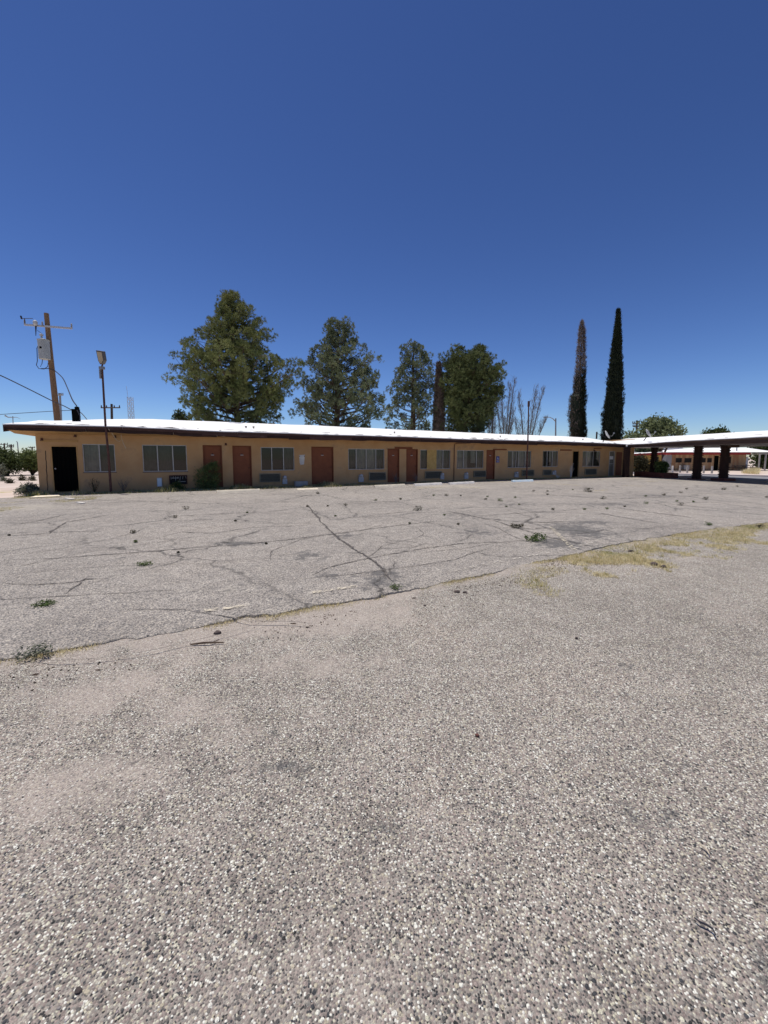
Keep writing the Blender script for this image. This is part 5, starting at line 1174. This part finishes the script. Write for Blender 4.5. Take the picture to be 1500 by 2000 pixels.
MB().box(q.x - .02, q.y - .34, q.z + .0, q.x + .1, q.y - .318, q.z + .12).build('plate', M['black'], tf)
m = MB(); m.tube([rel(u, v, Yp - .6, O) for u, v in ((76, 671), (72, 680), (73, 705), (71, 713), (76, 720), (86, 721), (93, 716), (94, 709))], .022, 5); m.tube([rel(u, v, Yp - .55, O) for u, v in ((83, 702), (82, 710), (79, 716))], .02, 5)
m.tube([rel(u, v, Yp - .5, O) for u, v in ((80, 720), (97, 720), (106, 723))], .025, 5); m.build('loop_cable', M['wire'], up_)
# dark weatherhead mast on the roof
s, z = wl(150, 821, 2.2); p = w2(s, 2.2); z0 = zt(s) * .3 + zr(s) * .7
O = (p.x, p.y, z0 - .1); wh = thing('service_mast', 'short dark service mast on the roof right of the utility pole', 'mast', O); m = MB(); hgt = at(150, 797, p.y).z - z0
m.box(-.13, -.12, 0, .10, .12, hgt + .05); m.build('mast_box', M['black'], wh); m = MB(); m.lathe((.05, 0, hgt + .05), [(.09, 0), (.10, .08), (.05, .12)], 8); m.build('mast_cap', M['black'], wh)
m = MB(); m.tube([(.12, -.1, hgt), (.24, -.1, hgt * .5), (.22, -.1, .1)], .025, 5); m.build('mast_cable', M['wire'], wh)
def wire(pts_, r_, label, smooth_n=6):
    P_ = [Vector(p) for p in pts_]; out = []
    for i in range(len(P_) - 1):
        p0, p1, p2, p3 = P_[max(i - 1, 0)], P_[i], P_[i + 1], P_[min(i + 2, len(P_) - 1)]
        for k in range(smooth_n):
            t = k / smooth_n; out.append(.5 * ((2 * p1) + (p2 - p0) * t + (2 * p0 - 5 * p1 + 4 * p2 - p3) * t * t + (3 * p1 - p0 - 3 * p2 + p3) * t ** 3))
    out.append(P_[-1]); m_ = MB(); m_.tube(out, r_, 5); return tag(m_.build('power_cable', M['wire']), label, 'cable')
wp = at(150, 797, p.y)
wire([at(106, 723, 27.6), at(122, 738, 26.5), at(131, 756, 25.3), at(141, 780, p.y + 1.5), wp + Vector((0, 0, .1))], .028, 'sagging black service cable from the wooden pole to the roof mast')
wire([at(-40, 718, 20), at(0, 733, 21), at(50, 757, 22.5), at(104, 784, 24), at(125, 793, 25), at(145, 803, 27), at(158, 806, 30), at(172, 822, 34)], .028, 'straight black cable slanting down from the left edge past the pole')
wire([at(-40, 812, 60), at(0, 809.5, 60), at(104, 803, 60), at(145, 801, 60)], .04, 'thin faint cable running level behind the wooden pole')
# small antenna on the roof
s, z = wl(25, 822, -.6); p = w2(s, -.6); O = (p.x, p.y, zt(s)); an_ = thing('antenna', 'small bent aerial on the left end of the roof', 'antenna', O); m = MB()
m.tube([(0, 0, -.05), rel(25, 813, p.y, O)], .015, 5); m.tube([rel(10, 811.5, p.y, O), rel(16, 815, p.y, O), rel(25, 815, p.y, O), rel(33, 815, p.y, O), rel(40, 818, p.y, O)], [.03, .02, .015, .01, .005], 5); m.build('mast', M['greymetal'], an_)
# satellite dishes
def dish(u, v, label, yy_, flip=1):
    s, z = wl(u, v, yy_); p = w2(s, yy_, 0); z0 = zt(s) * .75 + zr(s) * .25 if s < sc else 2.85; O = (p.x, p.y, z0 - .08); r_ = thing('satellite_dish', label, 'satellite dish', O, 0, 'satellite dishes on the roof corner')
    m_ = MB(); m_.tube([(-.25 * flip, 0, 0), (0, 0, .35), (.05 * flip, 0, .5)], .028, 6); m_.build('mast', M['black'], r_)
    vs_ = []; n = 20
    for j, q in enumerate((0, .25, .5, .75, 1)):
        for k in range(n): a = 2 * math.pi * k / n; vs_.append((q * .34 * math.cos(a), q * .31 * math.sin(a), .09 * q * q))
    m_ = MB(); m_.add(vs_, [(j * n + k, j * n + (k + 1) % n, (j + 1) * n + (k + 1) % n, (j + 1) * n + k) for j in range(4) for k in range(n)]); o_ = m_.build('dish', M['meterbox'], r_, smooth=True)
    md = o_.modifiers.new('thick', 'SOLIDIFY'); md.thickness = .02
    o_.location = (-.02, 0, .5); o_.rotation_euler = (0, R(60), R(-20))
    m_ = MB(); m_.tube([(0, 0, .45), (.35, -.1, .42), (.5, -.1, .62)], .014, 5); m_.box(.46, -.14, .6, .54, -.06, .7); m_.build('feed_arm', M['greymetal'], r_)
dish(1184, 861, 'satellite dish left one, on the motel roof before the full cypress', -.7)
q = Vector(CC) + cw * 1.6 + cq * .35
d2_ = copy_tree([o for o in bpy.data.objects if o.name == 'satellite_dish'][0], loc=(q.x, q.y, 2.72), label='satellite dish right one, on the canopy roof near the corner')
# vent pipe on the roof
s, z = wl(1165, 858, 3.5); p = w2(s, 3.5); vp = thing('vent_pipe', 'short thin pipe on the roof between the two cypresses', 'pipe', (p.x, p.y, zr(s) - .1)); MB().tube([(0, 0, 0), (0, 0, .62)], .07, 8).build('pipe', M['darkwood'], vp); MB().tube([(0, 0, .5), (.9, 0, .1)], .02, 5).build('stay', M['wire'], vp)

def far_pole(label, u, vt, vb, Y, arms, r=.13, z=-.1, mat_='darkwood', name='utility_pole', u2=None, extra=None):
    p_ = at(u, 893.5, Y); O_ = (p_.x, Y, z); rt = thing(name, label, 'utility pole' if name == 'utility_pole' else 'street lamp', O_); m_ = MB()
    m_.tube([(0, 0, 0), rel(u if u2 is None else u2, vt, Y, O_)], [r * 1.2, r * .8], 8); m_.build('pole', M[mat_], rt)
    for (a, b_, va, vb2) in arms:
        m_ = MB(); q0, q1 = rel(a, va, Y, O_), rel(b_, vb2, Y, O_); m_.tube([q0 + Vector((0, -.15, 0)), q1 + Vector((0, -.15, 0))], r * .45, 4); am = m_.build('crossarm', M[mat_], rt)
        for t_ in (.03, .3, .7, .97): c_ = q0.lerp(q1, t_); MB().lathe(c_ + Vector((0, -.15, 0)), [(r * .3, 0), (r * .5, r), (r * .2, r * 2)], 6).build('insulator', M[mat_], am)
    if extra: extra(rt, O_)
    return rt
far_pole('dark utility pole with one crossarm, right behind the rusty lamp post', 219, 789, 820, 55, [(198.5, 236, 796.5, 796.5)], .17, u2=218)
far_pole('grey utility pole half hidden behind the brown wooden pole', 121, 768, 820, 60, [(113, 125, 772, 772)], .16, mat_='greymetal', u2=117)
far_pole('far utility pole at the left edge, tallest of the distant four', 10, 866, 890, 120, [(-2, 16, 868.5, 867.5)], .22, u2=8)
far_pole('far utility pole with two crossarms, second of the distant four', 23.5, 868, 890, 120, [(15, 28, 870.5, 870.5), (15, 28, 873.2, 873.2)], .22, u2=21)
far_pole('low far T-shaped pole nearest the left corner of the motel', 63.5, 873, 890, 130, [(57, 69, 874.5, 874.5)], .22, u2=62.5)
far_pole('utility pole with two short crossarms beside the pale green tree', 1243, 821, 855, 75, [(1234.5, 1248, 827, 827), (1235, 1248, 833, 833)], .2, z=FARZ, u2=1244)
def arm1(rt, O_):
    m_ = MB(); Y = 60; m_.tube([rel(1085, 823, Y, O_), rel(1080, 818, Y, O_), rel(1074, 815, Y, O_), rel(1068, 814.5, Y, O_)], [.07, .06, .05, .05], 6); m_.build('arm', M['greymetal'], rt); q_ = rel(1067, 814.5, Y, O_); MB().box(q_.x - .35, q_.y - .12, q_.z - .08, q_.x + .2, q_.y + .12, q_.z + .05).build('lamp', M['greymetal'], rt)
far_pole('grey street lamp with curved arm left of the half-dead cypress', 1085.5, 817, 855, 60, [], .12, mat_='greymetal', name='street_lamp', extra=arm1, u2=1085.5)
def arm2(rt, O_):
    m_ = MB(); Y = 100; m_.tube([rel(34, 864, Y, O_), rel(32.3, 862, Y, O_)], .1, 5); m_.build('lamp', M['greymetal'], rt)
far_pole('thin distant street lamp between far poles at left', 37, 864, 890, 100, [], .12, mat_='greymetal', name='street_lamp', extra=arm2, u2=34)
# lattice tower
Yt = 260; p = at(261, 893.5, Yt); O = (p.x, Yt, -.1); tw_ = thing('lattice_tower', 'distant grey lattice radio tower with thin antenna', 'tower', O); m = MB(); H = at(261, 775, Yt).z
hw0 = 1.15
for k in range(4):
    sx, sy = ((-1, -1), (1, -1), (1, 1), (-1, 1))[k]; m.tube([(sx * hw0 * 1.1, sy * hw0, 0), (sx * hw0, sy * hw0, H)], .14, 4)
for i in range(14):
    z0, z1_ = H * i / 14, H * (i + 1) / 14
    for (x0, y0, x1, y1) in ((-1, -1, 1, -1), (1, -1, 1, 1), (1, 1, -1, 1), (-1, 1, -1, -1)):
        m.tube([(x0 * hw0, y0 * hw0, z0), (x1 * hw0, y1 * hw0, z1_)], .08, 3, cap=False); m.tube([(x1 * hw0, y1 * hw0, z0), (x0 * hw0, y0 * hw0, z1_)], .08, 3, cap=False)
m.build('tower_frame', M['lattice'], tw_); MB().tube([(-1.2, 0, H - 1), (-1.9, 0, H + 6.5)], .1, 4).build('antenna', M['lattice'], tw_)

# ------------------------------------------------------------------ across the road
def wbox(m_, u0, u1, v0, v1, Y, dep, O_): a = rel(u0, v1, Y, O_); b_ = rel(u1, v0, Y, O_); m_.box(a.x, a.y, a.z, b_.x, a.y + dep, b_.z)
Yr = 66.0; p = at(1380, 893.5, Yr); O = (p.x, Yr, FARZ); bld = thing('roadside_building', 'tan board-sided building with red fascia and white roof across the road', 'building', O)
def X_(u, Y=Yr): return rel(u, 893.5, Y, O).x
def Zv(v, Y=Yr): return rel(1380, v, Y, O).z
hs = [(1320, 1332, 894.5, 903.5), (1337, 1351, 894.5, 903.5), (1369.5, 1378.5, 894.5, 903.3), (1381.5, 1390.5, 894.5, 903.3), (1420, 1428, 891.5, 905.5)]; dr_ = (1395, 1404, 890, 913)
m = MB(); x0, x1, ztop = X_(1312), X_(1457), Zv(885); xs_ = sorted(set([x0, x1] + [X_(q) for h in hs + [dr_] for q in h[:2]])); zs_ = sorted(set([0, ztop] + [Zv(q) for h in hs for q in h[2:]] + [Zv(890)]))
rects = [(X_(h[0]), X_(h[1]), Zv(h[3]), Zv(h[2])) for h in hs] + [(X_(dr_[0]), X_(dr_[1]), 0, Zv(890))]
for a, b_ in zip(xs_[:-1], xs_[1:]):
    for c_, d_ in zip(zs_[:-1], zs_[1:]):
        if any(r_[0] < (a + b_) / 2 < r_[1] and r_[2] < (c_ + d_) / 2 < r_[3] for r_ in rects): continue
        m.quad((a, 0, c_), (b_, 0, c_), (b_, 0, d_), (a, 0, d_))
x = x0 + .1
while x < x1:
    if not any(r_[0] - .08 < x < r_[1] + .08 for r_ in rects): m.box(x, -.03, .02, x + .06, -.003, ztop - .02)
    x += .42
m.quad((x1, 0, 0), (x1, 9, 0), (x1, 9, ztop), (x1, 0, ztop)); m.build('wall', M['boards'], bld)
m = MB(); m.quad((x0, 9, 0), (x0, 0, 0), (x0, 0, ztop), (x0, 9, ztop)); m.quad((X_(1304.5), .3, 0), (x0, -.02, 0), (x0, -.02, ztop), (X_(1304.5), .3, ztop)); m.quad((x1, 9, 0), (x0, 9, 0), (x0, 9, ztop), (x1, 9, ztop)); m.build('side_wall', M['greyside'], bld)
for r_ in rects[:-1]:
    m = MB(); f = .06; m.box(r_[0], -.04, r_[2], r_[1], .05, r_[2] + f); m.box(r_[0], -.04, r_[3] - f, r_[1], .05, r_[3]); m.box(r_[0], -.04, r_[2] + f, r_[0] + f, .05, r_[3] - f); m.box(r_[1] - f, -.04, r_[2] + f, r_[1], .05, r_[3] - f); w_ = m.build('window', M['darkwood'], bld)
    m = MB(); m.quad((r_[0], .04, r_[2]), (r_[1], .04, r_[2]), (r_[1], .04, r_[3]), (r_[0], .04, r_[3])); m.build('pane', M['cavity'], w_)
r_ = rects[-1]; m = MB(); m.box(r_[0], .05, 0, r_[1], .1, r_[3]); m.build('door', M['black'], bld)
m = MB(); m.box(X_(1304), -.75, Zv(888.2), X_(1457.5), -.68, Zv(883.6)); m.box(X_(1304), -.68, Zv(888.2), X_(1304) + .08, 9.5, Zv(883.6)); m.build('fascia', M['redtrim'], bld)
m = MB(); zz = Zv(883.2); rz_ = Zv(874.5, Yr + 5); a, b_ = X_(1303.5), X_(1510); m.add([(a, -.8, zz), (b_, -.8, zz), (b_, 5, rz_), (X_(1402), 5, rz_), (a, 10, zz), (b_, 10, zz)], [(0, 1, 2, 3), (3, 2, 5, 4), (0, 3, 4)]); m.quad((a, -.8, zz), (a, 10, zz), (b_, 10, zz), (b_, -.8, zz)); rf = m.build('roof', M['roofwhite'], bld)
MB().lathe((X_(1448), 1, zz + .5), [(.08, -.3), (.08, .5), (.2, .52), (.18, .75), (.02, .85)], 8).build('roof_vent', M['greymetal'], rf)
m = MB(); x_ = X_(1329.5); m.box(x_, -.9, .1, X_(1340), -.25, Zv(908.5)); ac_ = m.build('air_conditioner', M['greymetal'], bld)
m = MB(); m.box(X_(1432), 1.5, 0, X_(1478), 1.7, Zv(893)); m.build('mural_wall', M['mural'], bld)
# pergola
pg = thing('pergola', 'pale open post-and-beam pergola at the end of the roadside building', 'pergola', O)
m = MB(); m.box(X_(1457), -2.4, Zv(887.5), X_(1495.5), -2.2, Zv(885.6)); m.box(X_(1457), .8, Zv(887.5), X_(1495.5), 1.0, Zv(885.6)); m.build('beam', M['concrete'], pg)
for u in (1458, 1469.5, 1481, 1491.5): MB().box(X_(u) - .08, -2.38, 0, X_(u) + .08, -2.22, Zv(887.5)).build('post', M['concrete'], pg)
for i, u in enumerate((1443, 1462)):
    tb = thing('picnic_table', ('left' if i == 0 else 'right') + ' one of two dark picnic tables before the pale mural wall', 'table', (at(u, 893.5, Yr - 1).x, Yr - 1.2, FARZ), 0, 'picnic tables across the road')
    MB().box(-.8, -.35, .68, .8, .35, .74).build('tabletop', M['darkwood'], tb)
    for sy in (-.7, .7): MB().box(-.8, sy - .13, .40, .8, sy + .13, .45).build('bench', M['darkwood'], tb)
    for sx in (-.6, .6):
        mm_ = MB(); mm_.tube([(sx, -.7, 0), (sx, .2, .7)], .04, 4); mm_.tube([(sx, .7, 0), (sx, -.2, .7)], .04, 4); mm_.build('leg', M['darkwood'], tb)
# white shed
Ys = 84; p = at(1312, 893.5, Ys); O = (p.x, Ys, FARZ); sh = thing('white_building', 'tall white lap-sided building behind the red-trimmed one', 'building', O); m = MB(); xa, xb = rel(1289, 893, Ys, O).x, rel(1333, 893, Ys, O).x; h_ = rel(1312, 866, Ys, O).z; nl = 13
for i in range(nl): z0, z1_ = h_ * i / nl, h_ * (i + 1) / nl; m.add([(xa, -.05, z0), (xb, -.05, z0), (xb, .03, z1_), (xa, .03, z1_)], [(0, 1, 2, 3)]); m.quad((xa, .03, z0), (xb, .03, z0), (xb, -.05, z0), (xa, -.05, z0))
m.box(xa + .01, .04, 0, xb - .01, 12, h_ - .01); m.build('wall', M['siding'], sh); m = MB(); m.add([(xa - .3, -.3, h_), (xb + .3, -.3, h_), (xb + .3, 6, h_ + 1.2), (xa - .3, 6, h_ + 1.2), (xb + .3, 12.3, h_), (xa - .3, 12.3, h_)], [(0, 1, 2, 3), (3, 2, 4, 5), (0, 3, 5), (1, 4, 2)]); m.build('roof', M['roofwhite'], sh)
# mustard building
Ym = 58; p = at(1262, 893.5, Ym); O = (p.x, Ym, FARZ); mu = thing('mustard_building', 'low mustard-coloured building with red roof edge seen under the canopy', 'building', O)
xa, xb = rel(1226, 893, Ym, O).x, rel(1292, 893, Ym, O).x; zt_ = rel(1262, 889, Ym, O).z; m = MB(); m.box(xa, 0, 0, xb, 8, zt_); m.build('wall', M['mustard'], mu)
m = MB(); m.add([(xa - .2, -.5, zt_ - .16), (xb + .2, -.5, zt_ + .1), (xb + .2, -.5, zt_ + .42), (xa - .2, -.5, zt_ + .14), (xa - .2, -.4, zt_ - .16), (xb + .2, -.4, zt_ + .1), (xb + .2, -.4, zt_ + .42), (xa - .2, -.4, zt_ + .14)], [(0, 1, 2, 3), (4, 7, 6, 5), (0, 4, 5, 1), (3, 2, 6, 7), (0, 3, 7, 4), (1, 5, 6, 2)]); m.build('fascia', M['redtrim'], mu)
m = MB(); m.add([(xa - .2, -.39, zt_ + .15), (xb + .2, -.39, zt_ + .43), (xb + .2, 8.3, zt_ + .6), (xa - .2, 8.3, zt_ + .4)], [(0, 1, 2, 3)]); m.build('roof', M['roofwhite'], mu)
q0, q1 = rel(1281.5, 893, Ym, O).x, rel(1285, 893, Ym, O).x; f = MB().box(q0, -.03, 1.2, q1 + .1, .02, 2.1).build('window', M['darkwood'], mu); MB().box(q0 + .05, -.04, 1.25, q1 + .05, -.031, 2.05).build('pane', M['cavity'], f)
leafy('dry_bush', 'olive and reddish dry bushes against the mustard building under the canopy', 1252, 54, [(893, 1240, 1256), (900, 1234, 1266), (912, 1232, 1274), (921, 1234, 1272)], FARZ, M['weed_dry'], 260, .22, 20, 81, cat='bush', spread=.22, tw=.03)
# low shed at far left
Yl = 62; p = at(48, 893.5, Yl); O = (p.x, Yl, -.1); ls_ = thing('low_shed', 'low dark shed with pale flat roof among the trees at far left', 'shed', O); m = MB(); wbox(m, 32, 66, 909.6, 917, Yl, 4, O); m.build('wall', M['darkwood'], ls_); m = MB(); wbox(m, 29, 42, 908.2, 909.4, Yl - .3, 4.6, O); m.build('roof', M['roofwhite'], ls_)
# bollards
for i, (u, v) in enumerate(((1313, 924.5), (1327.5, 924.5), (1342, 924.5), (1374, 925), (1390, 925.5))):
    g = gnd(u, v, FARZ); 
    lb = ['leftmost pale wooden post by the road, first of five', 'second post from the left, weathered, by the road', 'third post from the left, beside the broad dark column', 'fourth post, first right of the broad dark column', 'rightmost of the five short posts by the road'][i]
    o = MB(); w_ = .085; o.bevbox(-w_, -w_, 0, w_, w_, .95 + (i % 2) * .04, .02); t_ = o.build('bollard', M['concrete' if i else 'curtain']); t_.location = g; tag(t_, lb, 'post', 'short posts along the road')
print('built', len(bpy.data.objects), 'objects')
